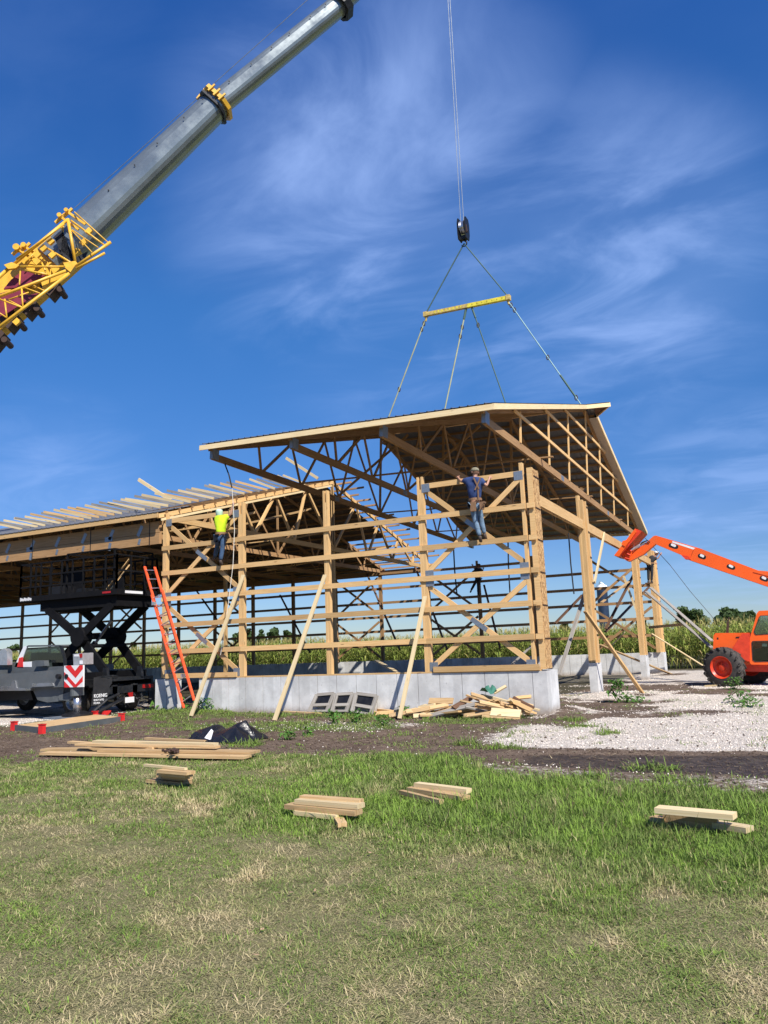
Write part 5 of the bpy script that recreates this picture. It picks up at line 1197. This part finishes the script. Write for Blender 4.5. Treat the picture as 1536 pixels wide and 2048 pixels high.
# scrap pile against the wall
SG = 'scrap boards in the pile against the foundation'
def prof(px): return np.interp(px, [745, 800, 860, 910, 960, 1000, 1030, 1060, 1085], [.05, .10, .26, .16, .34, .50, .42, .28, .08])
n_ = 0
for layer in range(4):
    for k in range(17):
        px = random.uniform(775, 1068); hmax = float(prof(px)); z = .03+hmax*(layer+random.random()*.6)/4
        if layer > 0 and hmax < .12: continue
        Yc = -.25-.95*(1-z/.55)*random.uniform(.35, 1); c = AY(px, 1400, Yc); c.z = z
        l = random.uniform(.35, 1.25)*(1 if layer < 3 else .7); an = random.gauss(0, .35)+(math.pi/2 if random.random() < .12 else 0)
        tl = random.uniform(-.12, .12)+(.22 if px < 960 else -.3)*(.8 if layer > 0 else .2)
        d = Vector((math.cos(an)*math.cos(tl), math.sin(an)*math.cos(tl), math.sin(tl)))
        A = c-d*l/2; B = c+d*l/2; A.z = max(A.z, .03); B.z = max(B.z, .03); A.y = min(A.y, -.06); B.y = min(B.y, -.06)
        if max(A.x, B.x) > -.05: continue
        b = MB(); b.beam(A, B, random.choice((.09, .14, .14, .06)), .04, up=(random.uniform(-.5, .5), random.uniform(-.9, .3), 1))
        tag(b.build('board', random.choice(('woodscrap', 'woodpale', 'wood', 'woodscrap', 'woodpale', 'woodgrey' if random.random() < .3 else 'wood'))), 'scrap board in the jumbled pile against the concrete base', 'board', SG); n_ += 1
def sb(p, q, Yp, Yq, w_, label, mat, h_=.04): b = MB(); b.beam(AY(*p, Yp), AY(*q, Yq), w_, h_, up=(0, -.8, .6)); tag(b.build('board', mat), label, 'board')
sb((907, 1416), (941, 1396), -1.0, -.5, .14, 'dark board rising at the left shoulder of the scrap pile', 'woodbrown')
sb((988, 1386), (1012, 1372), -.5, -.3, .07, 'stick poking up from the top of the scrap pile', 'woodpale')
sb((1018, 1399), (1063, 1421), -.6, -1.1, .10, 'long tan board sliding down the right of the scrap pile', 'wood')
sb((1026, 1396), (1066, 1417), -.5, -.9, .10, 'dark board behind the tan one on the right of the scrap pile', 'woodbrown')
sb((982, 1424), (1041, 1428), -1.15, -1.15, .20, 'bright wide board at the front foot of the scrap pile', 'woodpale', .05)
sb((965, 1431), (1040, 1436), -1.2, -1.2, .12, 'reddish board on the ground before the scrap pile', 'woodscrap')
sb((858, 1402), (906, 1402), -.5, -.5, .16, 'flat board on the low left heap beside the scrap pile', 'woodscrap')
sb((1032, 1396), (1062, 1393), -.15, -.15, .08, 'pair of thin boards at the wall right of the scrap pile', 'wood')
b = MB()
q0 = AY(975, 1386, -.55)
gridv = [[q0+Vector((i*.07-.2, j*.07, .05+.09*math.sin(i*1.1)*math.cos(j*1.7)+.03*((i*j) % 3))) for j in range(5)] for i in range(7)]
b.add([v for r in gridv for v in r], [(i*5+j, (i+1)*5+j, (i+1)*5+j+1, i*5+j+1) for i in range(6) for j in range(4)]); tag(b.build('plastic_scrap', 'teal', None, True), 'crumpled green plastic on top of the scrap pile', 'plastic')
# three old window frames leaning on the wall
def APL(px, py):
    d = ray(px, py); # plane y = -.33 + .58 z
    t = (-.33+.58*CAM.z-CAM.y)/(d.y-.58*d.z); return CAM+d*t
for (tl_, tr_, br_, bl_, lab) in (((634, 1389), (668, 1386), (653, 1424), (618, 1424), 'left'), ((674, 1388), (706, 1386), (692, 1424), (664, 1424), 'middle'), ((713, 1386), (753, 1391), (741, 1431), (704, 1424), 'right')):
    C_ = [APL(*k) for k in (tl_, tr_, br_, bl_)]
    t = thing('window_frame', C_[3], lab+' one of three weathered grey wooden frames leaning on the concrete', 'window frame', 'old frames leaning on the wall')
    nrm = (C_[1]-C_[0]).cross(C_[3]-C_[0]).normalized(); nrm = nrm if nrm.y < 0 else -nrm
    for a, c, n__ in ((C_[0], C_[3], 'stile'), (C_[1], C_[2], 'stile')): b = MB(); b.beam(a, c, .11, .04, up=nrm); b.build(n__, 'woodgrey', t)
    for f, n__ in ((.03, 'top_rail'), (.62, 'middle_rail'), (.95, 'bottom_rail')):
        b = MB(); b.beam(C_[0].lerp(C_[3], f)+nrm*.004, C_[1].lerp(C_[2], f)+nrm*.004, .085 if f < .9 else .06, .035, up=nrm); b.build(n__, 'woodgrey', t)
    b = MB(); b.prism([C_[0].lerp(C_[3], .05)-nrm*.012, C_[1].lerp(C_[2], .05)-nrm*.012, C_[1].lerp(C_[2], .6)-nrm*.012, C_[0].lerp(C_[3], .6)-nrm*.012], -nrm*.006); b.build('screen_panel', 'cdark', t)
# black plastic
t0, t1 = AZ(392, 1478, 0), AZ(514, 1484, 0); n1_, n2_ = 60, 26; vs = []
for i in range(n1_+1):
    for j in range(n2_+1):
        u_, v_ = i/n1_, j/n2_; p = t0.lerp(t1, u_)+Vector((-.1, .95*(v_-.35), 0)); s1 = float(vn(p.x, p.y, .5, 13))
        env = math.sin(math.pi*min(1, max(0, u_)))**.5*math.sin(math.pi*v_)**.7; pr = float(np.interp(u_, [0, .12, .3, .45, .62, .78, .9, 1], [.16, .36, .30, .20, .28, .42, .28, .06]))
        nz = abs(float(vn(p.x, p.y, .34, 3))-.5)*2; nz2 = abs(float(vn(p.x+p.y*.4, p.y, .19, 5))-.5)*2
        vs.append((p.x+(nz-.5)*.12, p.y+(nz2-.5)*.1, max(.012, env*pr*(.75+.35*nz+.18*nz2))))
vs = np.array(vs); a = np.array([i*(n2_+1)+j for i in range(n1_) for j in range(n2_)]); fc = np.stack([a, a+n2_+1, a+n2_+2, a+1], 1)
o = npmesh('plastic_sheet', vs, fc, 'tarp'); tag(o, 'crumpled black plastic sheet on the dirt behind the long board pile', 'plastic sheet')
for px, py, w_ in ((415, 1462, .07),):
    q = AZ(px, py+14, .20); b = MB(); b.prism([q+Vector((-w_, 0, .0)), q+Vector((w_*.8, 0, -.03)), q+Vector((w_*.4, .1, .10)), q+Vector((-w_*.4, .12, .13))], (0, .03, .01)); ob_ = b.build('white_patch', 'white', None); ob_.parent = o; ob_.location = ORG[ob_.name]
# ------------------------------------------------------------------ corn field
def strips(base, dirv, length, width, droop, segs, tints):
    """leaf strips: arrays (n,3),(n,3) -> verts, faces"""
    n = len(base); t = np.linspace(0, 1, segs+1)
    side = np.cross(dirv, [0, 0, 1.]); side /= np.linalg.norm(side, axis=1, keepdims=True)+1e-9
    P = base[:, None, :]+dirv[:, None, :]*(t[None, :, None]*length[:, None, None]); P[:, :, 2] -= droop[:, None]*(t[None, :]**2)*length[:, None]
    wd = width[:, None]*np.clip(np.minimum(t*6+.45, (1-t)*1.6+.05), 0, 1)[None, :]
    Lv = P-side[:, None, :]*wd[:, :, None]*.5; Rv = P+side[:, None, :]*wd[:, :, None]*.5
    vs = np.stack([Lv, Rv], 2).reshape(n, -1, 3); k = (segs+1)*2; o = (np.arange(n)*k)[:, None]
    s = np.arange(segs)*2; q = np.stack([s, s+1, s+3, s+2], 1)
    f = (o[:, :, None]+q[None]).reshape(-1, 4); return vs.reshape(-1, 3), f, np.repeat(tints, segs)
def merge(parts):
    vs = []; fs = []; ts = []; o = 0
    for v, f, t in parts: vs.append(v); fs.append(f+o); ts.append(t); o += len(v)
    return np.concatenate(vs), np.concatenate(fs), np.concatenate(ts)
def corn(xs, ys, hs, low=True):
    n = len(xs); parts = []
    a = rng.random(n)*math.pi
    for k in (0, 1):
        ang = a+k*math.pi/2; b0 = np.stack([xs, ys, np.zeros(n)+(0 if low else 1.3)], 1); up = np.stack([np.cos(ang)*.02, np.sin(ang)*.02, np.ones(n)], 1)
        dx = np.stack([np.cos(ang), np.sin(ang), np.zeros(n)], 1)*.014; top_ = b0.copy(); top_[:, 2] = hs*.86
        v = np.stack([b0-dx, b0+dx, top_+dx*.6, top_-dx*.6], 1).reshape(-1, 3); f = (np.arange(n)*4)[:, None]+np.arange(4)[None]; parts.append((v, f, rng.random(n)*.15+.35))
    nl = 12 if low else 6
    for l in range(nl):
        fz = (.12+.72*(l+.5)/nl) if low else (.62+.24*(l+.5)/nl)
        ang = a+l*math.pi+rng.normal(0, .45, n); el = rng.uniform(.35, 1.1, n)*(1.0 if fz > .3 else .5)
        d = np.stack([np.cos(ang)*np.cos(el), np.sin(ang)*np.cos(el), np.sin(el)], 1); b0 = np.stack([xs, ys, hs*fz], 1)
        low_dry = np.clip((.36-fz)/.2, 0, 1) if low else 0
        tt = np.clip(.58+.20*(fz-.5)+rng.normal(0, .12, n)-.5*low_dry*(rng.random(n) < .8)-.35*(rng.random(n) < .10), 0, .9)
        parts.append(strips(b0, d, rng.uniform(.5, .85, n), rng.uniform(.06, .095, n), rng.uniform(.7, 1.5, n)*.8, 4, tt))
    for l in range(5):
        ang = rng.random(n)*2*math.pi; el = rng.uniform(1.0, 1.5, n); d = np.stack([np.cos(ang)*np.cos(el), np.sin(ang)*np.cos(el), np.sin(el)], 1)
        parts.append(strips(np.stack([xs, ys, hs*.86], 1), d, rng.uniform(.2, .36, n), np.full(n, .022), np.zeros(n)+.1, 2, np.clip(rng.normal(.96, .03, n), 0, 1)))
    return parts
xs, ys = [], []
for r_ in range(5):
    x = np.arange(-66, 17, .19); xs.append(x+rng.normal(0, .04, len(x))); ys.append(np.full(len(x), 26.9+.76*r_)+rng.normal(0, .05, len(x))+(vn(x, x*0, 5, 4)-.5)*.3)
xs = np.concatenate(xs); ys = np.concatenate(ys); hs = 2.68+rng.normal(0, .10, len(xs))+(vn(xs, ys, 6, 8)-.5)*.35
parts = corn(xs, ys, hs)
xb = rng.uniform(-1, 1, 5200); yb = 30.5+rng.random(5200)**1.6*90; xb = -20+xb*(45+yb*.9)-yb*.25; hb_ = 2.72+rng.normal(0, .1, 5200)+(vn(xb, yb, 9, 8)-.5)*.3
parts += corn(xb, yb, hb_, False)
v, f, t = merge(parts); cf = npmesh('corn_field', v, f, 'corn', t, kind='stuff'); tag(cf, 'ripening corn field behind the barn', 'corn')
# distant top of the crop
b = MB(); 
fx_ = np.linspace(-900, 900, 91); fy_ = np.concatenate([[60], np.geomspace(75, 1800, 26)]); FXX, FYY = np.meshgrid(fx_, fy_)
FZZ = 2.35+(fbm(FXX, FYY, 14, 3, 41)-.5)*.5; vs = np.stack([FXX.ravel(), FYY.ravel(), FZZ.ravel()], 1); ii, jj = np.meshgrid(np.arange(90), np.arange(26)); a = (jj*91+ii).ravel()
cfar = npmesh('corn_field', vs, np.stack([a, a+1, a+92, a+91], 1), 'corn', .70+.25*rng.random(len(a)), smooth=True, kind='stuff'); tag(cfar, 'far part of the corn field reaching to the horizon', 'corn')
# ------------------------------------------------------------------ trees, silo
def crown(cs, n, leaf):
    """leaf quads spread through overlapping ellipsoids cs: (centre, radii)"""
    w_ = np.array([c[1][0]*c[1][1]*c[1][2] for c in cs]); idx = rng.choice(len(cs), n, p=w_/w_.sum())
    C_ = np.array([c[0] for c in cs])[idx]; R_ = np.array([c[1] for c in cs])[idx]
    d = rng.normal(size=(n, 3)); d /= np.linalg.norm(d, axis=1, keepdims=True); r = rng.random(n)**.45; r = r*(1+.12*np.sin(d[:, 0]*9)*np.sin(d[:, 2]*8+idx))
    P = C_+d*R_*r[:, None]; nrm = d+rng.normal(0, .6, (n, 3)); nrm /= np.linalg.norm(nrm, axis=1, keepdims=True)
    a = np.cross(nrm, rng.normal(size=(n, 3))); a /= np.linalg.norm(a, axis=1, keepdims=True); b_ = np.cross(nrm, a); s = leaf*rng.uniform(.6, 1.4, n)[:, None]
    v = np.stack([P-a*s-b_*s*.7, P+a*s-b_*s*.5, P+a*s*.8+b_*s*.7, P-a*s*.9+b_*s*.5], 1).reshape(-1, 3); f = (np.arange(n)*4)[:, None]+np.arange(4)[None]
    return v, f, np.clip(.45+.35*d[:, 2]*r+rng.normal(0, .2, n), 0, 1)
def tree(px, pybase, pytop, wpx, Y_, label, group=None, n=3500, leaf=.33, lob=9):
    c = AY(px, (pybase+pytop)/2, Y_); dep = (c-CAM).dot(FW); mpp = dep/FPX; wd = wpx*mpp; ztop = AY(px, pytop, Y_).z; H_ = ztop
    t = thing('tree', (c.x, Y_, 0), label, 'tree', group)
    cs = []
    for k in range(lob):
        fx = random.uniform(-.36, .36); hz = H_*(.93-.30*random.random()-.9*fx*fx*1.2); rr = wd*random.uniform(.14, .24)
        cs.append(((fx*wd, random.uniform(-.25, .25)*wd, hz-rr*.8), (rr*1.1, rr*1.1, rr*.8)))
    cs.append(((0, 0, H_*.5), (wd*.36, wd*.3, H_*.28)))
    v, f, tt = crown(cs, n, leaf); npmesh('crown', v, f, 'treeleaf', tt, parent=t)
    b = MB(); o = Vector((c.x, Y_, 0)); b.tube([o, o+Vector((.2, 0, H_*.3)), o+Vector((0, 0, H_*.6))], [wd*.05, wd*.035, wd*.02], 8)
    for k in range(4): a = k*1.6; b.tube([o+Vector((0, 0, H_*(.3+.05*k))), o+Vector((math.cos(a)*wd*.25, math.sin(a)*wd*.25, H_*.68))], [wd*.022, wd*.008], 6)
    b.build('trunk', 'bark', t); return t
tree(1378, 1258, 1203, 66, 200, 'round dark tree beyond the corn, left of the orange cab', n=4200, leaf=.42)
tree(1462, 1262, 1207, 62, 185, 'broad dark tree beyond the corn behind the orange hood', n=4200, leaf=.40)
tree(1500, 1262, 1208, 42, 195, 'smaller dark tree touching the broad one near the orange cab', n=2600, leaf=.40)
for k, (px, tp_, w_) in enumerate(((478, 1256, 26), (500, 1250, 30), (522, 1252, 24), (548, 1249, 34), (574, 1254, 26), (594, 1260, 18))):
    tree(px, 1276, tp_, w_, 300, 'dark tree of the distant clump over the corn behind the frame', 'distant clump of trees behind the frame', 1300, .7, 5)
tree(25, 1296, 1280, 26, 330, 'low distant tree at far left above the pickup cab', None, 1300, .7, 5)
tree(268, 1290, 1276, 16, 330, 'small distant tree between the scissor arms and the ladder', None, 600, .6, 4)
tree(1282, 1262, 1230, 34, 330, 'distant dark tree seen between the side posts', None, 1500, .7, 5); tree(1128, 1262, 1238, 26, 330, 'distant dark tree just right of the strand board corner', None, 1000, .7, 5)
cs = []
for k in range(150):
    x = -900+k*9+random.uniform(-4, 4); h_ = random.uniform(4, 9); cs.append(((x, 820+random.uniform(-20, 20), h_*.6), (9, 7, h_*.75)))
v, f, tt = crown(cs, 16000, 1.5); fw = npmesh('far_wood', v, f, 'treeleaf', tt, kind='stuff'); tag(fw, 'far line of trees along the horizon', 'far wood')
sc0 = AY(1211.5, 1270, 420); sx, sy_ = sc0.x, 420; ztop = AY(1211, 1176, 420).z; rr = 10.5/FPX*((sc0-CAM).dot(FW))
t = thing('silo', (sx, sy_, 0), 'tall blue steel silo with a white domed roof beyond the corn', 'silo')
b = MB(); b.lathe((sx, sy_, 0), (0, 0, 1), tuple([(ztop*k/12+dz, rr*(1+g_)) for k in range(12) for dz, g_ in ((0, 0), (ztop/12-.25, 0), (ztop/12-.2, .015), (ztop/12-.05, .015))])+((ztop, rr),), 32); b.build('shell', 'siloblue', t)
b = MB(); b.lathe((sx, sy_, ztop), (0, 0, 1), ((0, rr*1.04), (.5, rr*.95), (1.6, rr*.6), (2.3, rr*.2), (2.4, 0)), 32); b.build('dome', 'white', t, True)
b = MB(); b.tube([(sx-.6, sy_, ztop+2), (sx-.6, sy_, ztop+3.8)], .5, 8); b.tube([(sx-rr, sy_, ztop+1), (sx-.6, sy_, ztop+3.6), (sx+rr, sy_, ztop+.8)], .18, 6); b.build('roof_rail', 'alu', t)
# ------------------------------------------------------------------ grass
DRY = [(AZ(a, c, 0), AZ(a+rx_, c, 0).x-AZ(a, c, 0).x, AZ(a, c-ry_, 0).y-AZ(a, c, 0).y) for a, c, rx_, ry_ in ((70, 1950, 200, 60), (250, 1930, 150, 50), (120, 1665, 80, 16), (540, 1692, 120, 14), (420, 1845, 80, 18), (800, 1845, 60, 18), (480, 2000, 160, 35), (860, 2030, 90, 30), (1500, 1960, 120, 40), (60, 1600, 120, 14), (400, 1620, 60, 12), (1180, 1880, 90, 20), (330, 1560, 80, 10), (1330, 1790, 60, 14), (690, 1760, 60, 12), (200, 1760, 100, 16))]
def drypatch(x, y):
    o = np.zeros_like(x)
    wx = (fbm(x, y, .35, 3, 101)-.5)*.5; wy = (fbm(x, y, .35, 3, 105)-.5)*.5
    for c, a, b_ in DRY: o = np.maximum(o, 1-ss(np.sqrt(((x-c.x)/a+wx*1.4)**2+((y-c.y)/b_+wy*1.4)**2), .35, 1.15))
    return o
def lush(x, y):
    l = ss(y, -13.2, -11.2)*(.30+.70*ss(x, -1.8, .8))*ss(lawn_edge(x)-y+3, 0, 1)
    l = l+ss(x, 2.5, 4.5)*.35*ss(y, -15, -13)
    return np.clip(l+(fbm(x, y, .8, 3, 51)-.5)*.9, 0, 1)
Ng = 3700000
x = rng.uniform(-14, 13, Ng); y = rng.uniform(-17.6, -6.8, Ng); r = np.hypot(x-CAM.x, y-CAM.y)
vx, vy = (x-CAM.x), (y-CAM.y); fwd = -sy*vx+cy*vy; lat = cy*vx+sy*vy
keep = (rng.random(Ng) < np.clip((4.5/r)**1.15, .05, 1)) & (y < lawn_edge(x)+.2+(fbm(x, y, 1.1, 3, 2)-.5)*1.5+rng.normal(0, .12, Ng)) & (fwd > 2.6) & (abs(lat) < fwd*.56+3.2)
# thin spots of bare thatch
th = fbm(x, y, .55, 3, 61); lu = lush(x, y); keep &= rng.random(Ng) < np.clip(.42+1.5*(th-.35)+lu*.7, .3, 1)*(1-.5*drypatch(x, y))
x, y, lu, th, r = x[keep], y[keep], lu[keep], th[keep], r[keep]; n = len(x); print('blades', n)
big = fbm(x, y, 2.0, 3, 71)
h = (.024+.036*rng.random(n)+.095*lu**1.5*rng.random(n)**.7)*(1+.3*(big-.5)); h *= (.55+.9*vn(x, y, .11, 91))*(1+1.0*(rng.random(n) < .025))
ang = rng.random(n)*2*math.pi; el = rng.uniform(.35, 1.35, n)*(1-.35*(lu < .3))
for a_, c_, rr_ in ((650, 1618, .42), (875, 1588, .42), (1400, 1640, .50), (1465, 1658, .3), (345, 1555, .35), (700, 1630, .3), (840, 1600, .3)):
    q_ = AZ(a_, c_, 0); h *= 1-.72*(1-ss(np.hypot((x-q_.x), (y-q_.y)*1.0), rr_*.5, rr_))
d = np.stack([np.cos(ang)*np.cos(el), np.sin(ang)*np.cos(el), np.sin(el)], 1)
base_ = np.stack([x, y, gz(x, y)-.004], 1)
dry = np.clip(.42-2.0*(fbm(x, y, .75, 4, 81)-.46)-1.0*(vn(x, y, .16, 93)-.5)*.5-.45*lu+.62*drypatch(x, y), 0, 1)
tt = np.clip(1-dry+rng.normal(0, .16, n)-.12+(vn(x, y, .22, 97)-.5)*.45, 0, 1); tt = .2+.8*tt; tt = np.where(rng.random(n) < .17*(1-lu), .2+rng.random(n)*.14, tt); tt = np.where(rng.random(n) < .08, rng.random(n)*.08, tt)
wd = (.0030+.0035*lu*rng.random(n)+.0018*rng.random(n))*(1+.10*np.clip(r-5, 0, 9))
v, f, t = strips(base_, d, h*1.25, wd, rng.uniform(.1, .7, n), 2, tt)
gr = npmesh('lawn_grass', v, f, 'grass', t, kind='stuff'); tag(gr, 'mown lawn grass, dry at lower left and lush green across the middle', 'grass')
# rough grass tufts on the lawn edge, along the wall and in the yard
def tufts(n, cx_, cy_, hh, per, spread, tn, wdt=.006):
    X0 = np.repeat(cx_, per)+rng.normal(0, 1, n*per)*np.repeat(spread, per); Y0 = np.repeat(cy_, per)+rng.normal(0, 1, n*per)*np.repeat(spread, per); N_ = n*per
    a = rng.random(N_)*2*math.pi; e = rng.uniform(.5, 1.4, N_); dv = np.stack([np.cos(a)*np.cos(e), np.sin(a)*np.cos(e), np.sin(e)], 1)
    return strips(np.stack([X0, Y0, gz(X0, Y0)-.005], 1), dv, np.repeat(hh, per)*rng.uniform(.5, 1.3, N_), rng.uniform(.7, 1.5, N_)*wdt, rng.uniform(.3, 1.2, N_), 3, np.where(rng.random(N_) < .1, .05, .2+.8*np.clip(np.repeat(tn, per)+rng.normal(0, .13, N_), 0, 1)))
parts = []
m = 420; cx_ = rng.uniform(-3, 7, m); cy_ = rng.uniform(-16.8, -11, m); parts.append(tufts(m, cx_, cy_, rng.uniform(.045, .10, m), 30, rng.uniform(.02, .07, m), rng.uniform(.45, .95, m), .0055))
m = 260; cx_ = rng.uniform(-3, 7, m); cy_ = rng.uniform(-13, -9.5, m); parts.append(tufts(m, cx_, cy_, rng.uniform(.10, .20, m), 26, rng.uniform(.03, .09, m), rng.uniform(.6, 1., m), .007))
m = 900; cx_ = rng.uniform(-8, 6, m); cy_ = lawn_edge(cx_)+rng.normal(-.5, .7, m); parts.append(tufts(m, cx_, cy_, rng.uniform(.06, .17, m), 26, rng.uniform(.03, .08, m), rng.uniform(.5, .95, m), .007))
m = 2600; cx_ = rng.uniform(-13, 1, m); cy_ = rng.uniform(-6.5, -.35, m); gmask = masks(cx_, cy_)[3]; k_ = (gmask > .3) | (rng.random(m) < .12); cx_, cy_ = cx_[k_], cy_[k_]; m = len(cx_)
parts.append(tufts(m, cx_, cy_, rng.uniform(.06, .2, m), 24, rng.uniform(.05, .13, m), rng.uniform(.45, .95, m), .011))
m = 620; cx_ = rng.uniform(-12.5, -.2, m); cy_ = rng.normal(-.75, .35, m); cy_ = np.minimum(cy_, -.2); k_ = (cx_ < -9.2) | (rng.random(m) < .35); cx_, cy_ = cx_[k_], cy_[k_]; m = len(cx_)
parts.append(tufts(m, cx_, cy_, rng.uniform(.10, .30, m), 26, rng.uniform(.05, .12, m), rng.uniform(.5, .95, m), .012))
m = 150; cx_ = rng.uniform(-1, 7, m); cy_ = rng.uniform(-9, 9, m); k_ = masks(cx_, cy_)[2] < .3; cx_, cy_ = cx_[k_], cy_[k_]; m = len(cx_)
parts.append(tufts(m, cx_, cy_, rng.uniform(.05, .16, m), 30, rng.uniform(.05, .2, m), rng.uniform(.4, .9, m), .010))
for q in ((1160, 1452), (1210, 1466), (1010, 1495), (930, 1490), (1180, 1558), (1350, 1560), (505, 1492), (490, 1488), (925, 1545), (1140, 1440), (1205, 1600), (1290, 1530)):
    c = AZ(*q, 0); parts.append(tufts(6, np.full(6, c.x)+rng.normal(0, .18, 6), np.full(6, c.y)+rng.normal(0, .12, 6), rng.uniform(.15, .3, 6), 40, np.full(6, .08), rng.uniform(.6, .95, 6), .010))
v, f, t = merge(parts); rg = npmesh('rough_grass', v, f, 'grass', t, kind='stuff'); tag(rg, 'rough grass tufts between the lawn and the barn', 'grass')
# broad leaved weeds
def leafy(px, py, hgt, wdt, n, leaf, label, seed):
    c = AZ(px, py, 0); c.z = float(gz(c.x, c.y)); t = thing('weed_plant', c, label, 'weed'); parts = []
    r_ = np.random.default_rng(seed); a = r_.random(n)*2*math.pi; hh = r_.random(n)**.7*hgt; rad = wdt*.5*np.sqrt(r_.random(n))*(1-.45*hh/hgt)
    P = np.stack([np.cos(a)*rad, np.sin(a)*rad, hh+.01], 1); an = r_.random(n)*2*math.pi; e = r_.normal(.1, .4, n); D = np.stack([np.cos(an)*np.cos(e), np.sin(an)*np.cos(e), np.sin(e)], 1)
    v, f, tt = strips(P, D, leaf*r_.uniform(.6, 1.3, n), leaf*r_.uniform(.5, .9, n), r_.uniform(.2, .8, n), 3, np.clip(r_.normal(.5, .25, n), 0, 1)); npmesh('leaves', v, f, 'weed', tt, parent=t)
    b = MB()
    for k in range(7): q = Vector(P[k*3 % n]); b.tube([c, c+Vector((q.x*.5, q.y*.5, q.z*.6)), c+q], .008, 5)
    split(b, 'stem', 'weed', t); return t
leafy(340, 1422, .42, 1.5, 150, .20, 'broad leaved weed clump at the foot of the orange ladder', 1)
leafy(405, 1428, .38, .9, 120, .10, 'leafy weeds right of the pale prop and the orange ladder', 2)
leafy(1237, 1404, .62, .75, 170, .11, 'green bushy weed on the gravel beside the slanting orange prop', 3)
leafy(1268, 1402, .16, 1.1, 120, .09, 'low green weeds right of the bushy one on the gravel', 4)
leafy(1470, 1378, .38, .8, 120, .09, 'weed growing in front of the big tyre', 5); leafy(1480, 1404, .30, .9, 90, .09, 'weed on the gravel below the big tyre', 6)
leafy(1500, 1412, .2, .9, 80, .09, 'low weed at the right edge of the gravel', 7)
leafy(670, 1446, .28, .5, 70, .10, 'small weed in front of the grey window frames', 8); leafy(712, 1446, .30, .45, 70, .10, 'weed at the foot of the right grey window frame', 9)
leafy(765, 1452, .24, .6, 70, .08, 'weed between the grey frames and the pale prop', 10); leafy(618, 1470, .16, .3, 40, .08, 'tiny weed alone on the dark dirt', 11); leafy(575, 1478, .15, .5, 50, .08, 'tiny weed left of the lone one on the dirt', 12)
leafy(808, 1432, .28, .5, 60, .10, 'weed at the foot of the narrow pale prop', 13)
# gravel stones, wood chips, leaves
def pebbles(n, X0, Y0, s, nm, mat, label, cat):
    octv = np.array([(1, 0, 0), (-1, 0, 0), (0, 1, 0), (0, -1, 0), (0, 0, .7), (0, 0, -.7)], float); octf = np.array([(0, 2, 4), (2, 1, 4), (1, 3, 4), (3, 0, 4), (2, 0, 5), (1, 2, 5), (3, 1, 5), (0, 3, 5)])
    a = rng.random(n)*6.28; ca, sa = np.cos(a), np.sin(a); sc = s[:, None]*rng.uniform(.6, 1.3, (n, 3)); V_ = octv[None]*sc[:, None, :]+rng.normal(0, .12, (n, 6, 3))*s[:, None, None]
    Vx = V_[:, :, 0]*ca[:, None]-V_[:, :, 1]*sa[:, None]; Vy = V_[:, :, 0]*sa[:, None]+V_[:, :, 1]*ca[:, None]
    v = np.stack([Vx+X0[:, None], Vy+Y0[:, None], V_[:, :, 2]+(gz(X0, Y0)+s*.35)[:, None]], 2).reshape(-1, 3); f = ((np.arange(n)*6)[:, None, None]+octf[None]).reshape(-1, 3)
    o = npmesh(nm, v, f, mat, kind='stuff'); tag(o, label, cat)
n = 60000; x = rng.uniform(-15, 8, n); y = -8+rng.random(n)**1.3*20; mk = masks(x, y); pr = np.clip(mk[1]*1.0+.012*(1-mk[0]), 0, 1)*(1-.8*mk[2]); k_ = (rng.random(n) < pr) & ~((y > -.05) & (y < .3) & (x < 0)); x, y = x[k_], y[k_]
pebbles(len(x), x, y, rng.uniform(.005, .017, len(x))*(1+.03*(y+8)), 'gravel_stones', 'stone', 'loose pale limestone gravel in the yard', 'gravel')
M['soil'] = plain('soil', (.10, .068, .048), .95, 0, .35, 3)
n = 45000; x = rng.uniform(-14, 8, n); y = -9.6+rng.random(n)**1.2*12; mk = masks(x, y); k_ = (rng.random(n) < (1-mk[0])*(1-.93*mk[1])*(.35+.65*mk[2])) & ~((y > -.08) & (x < .1)); x, y = x[k_], y[k_]
pebbles(len(x), x, y, rng.uniform(.006, .026, len(x))*(1-.35*masks(x, y)[2]), 'soil_clods', 'soil', 'crumbled soil clods between the lawn and the barn', 'soil')
n = 1500; x = rng.uniform(-12, 5, n); y = rng.uniform(-9, -.3, n); d = np.stack([rng.normal(size=n), rng.normal(size=n), rng.normal(0, .08, n)], 1); d /= np.linalg.norm(d, axis=1, keepdims=True)
v, f, t = strips(np.stack([x, y, gz(x, y)+.012], 1), d, rng.uniform(.04, .16, n), rng.uniform(.012, .03, n), np.zeros(n), 1, rng.choice([.2, .22, .3], n)); o = npmesh('wood_chips', v, f, 'grass', t, kind='stuff'); tag(o, 'pale wood chips and straw scattered on the dirt', 'debris')
n = 60; x = rng.uniform(-4, 6, n); y = rng.uniform(-16.5, -9.5, n); a = rng.random(n)*6.28; d = np.stack([np.cos(a), np.sin(a), rng.uniform(-.1, .4, n)], 1)
M['dryleaf'] = plain('dry_leaf', (.42, .27, .16), .8, 0, .3, 4)
v, f, t = strips(np.stack([x, y, gz(x, y)+.03], 1), d, rng.uniform(.02, .045, n), rng.uniform(.015, .03, n), rng.uniform(-.3, .5, n), 3, np.zeros(n)); o = npmesh('fallen_leaves', v, f, 'dryleaf', t, kind='stuff'); tag(o, 'dry fallen leaves on the lawn', 'leaves')
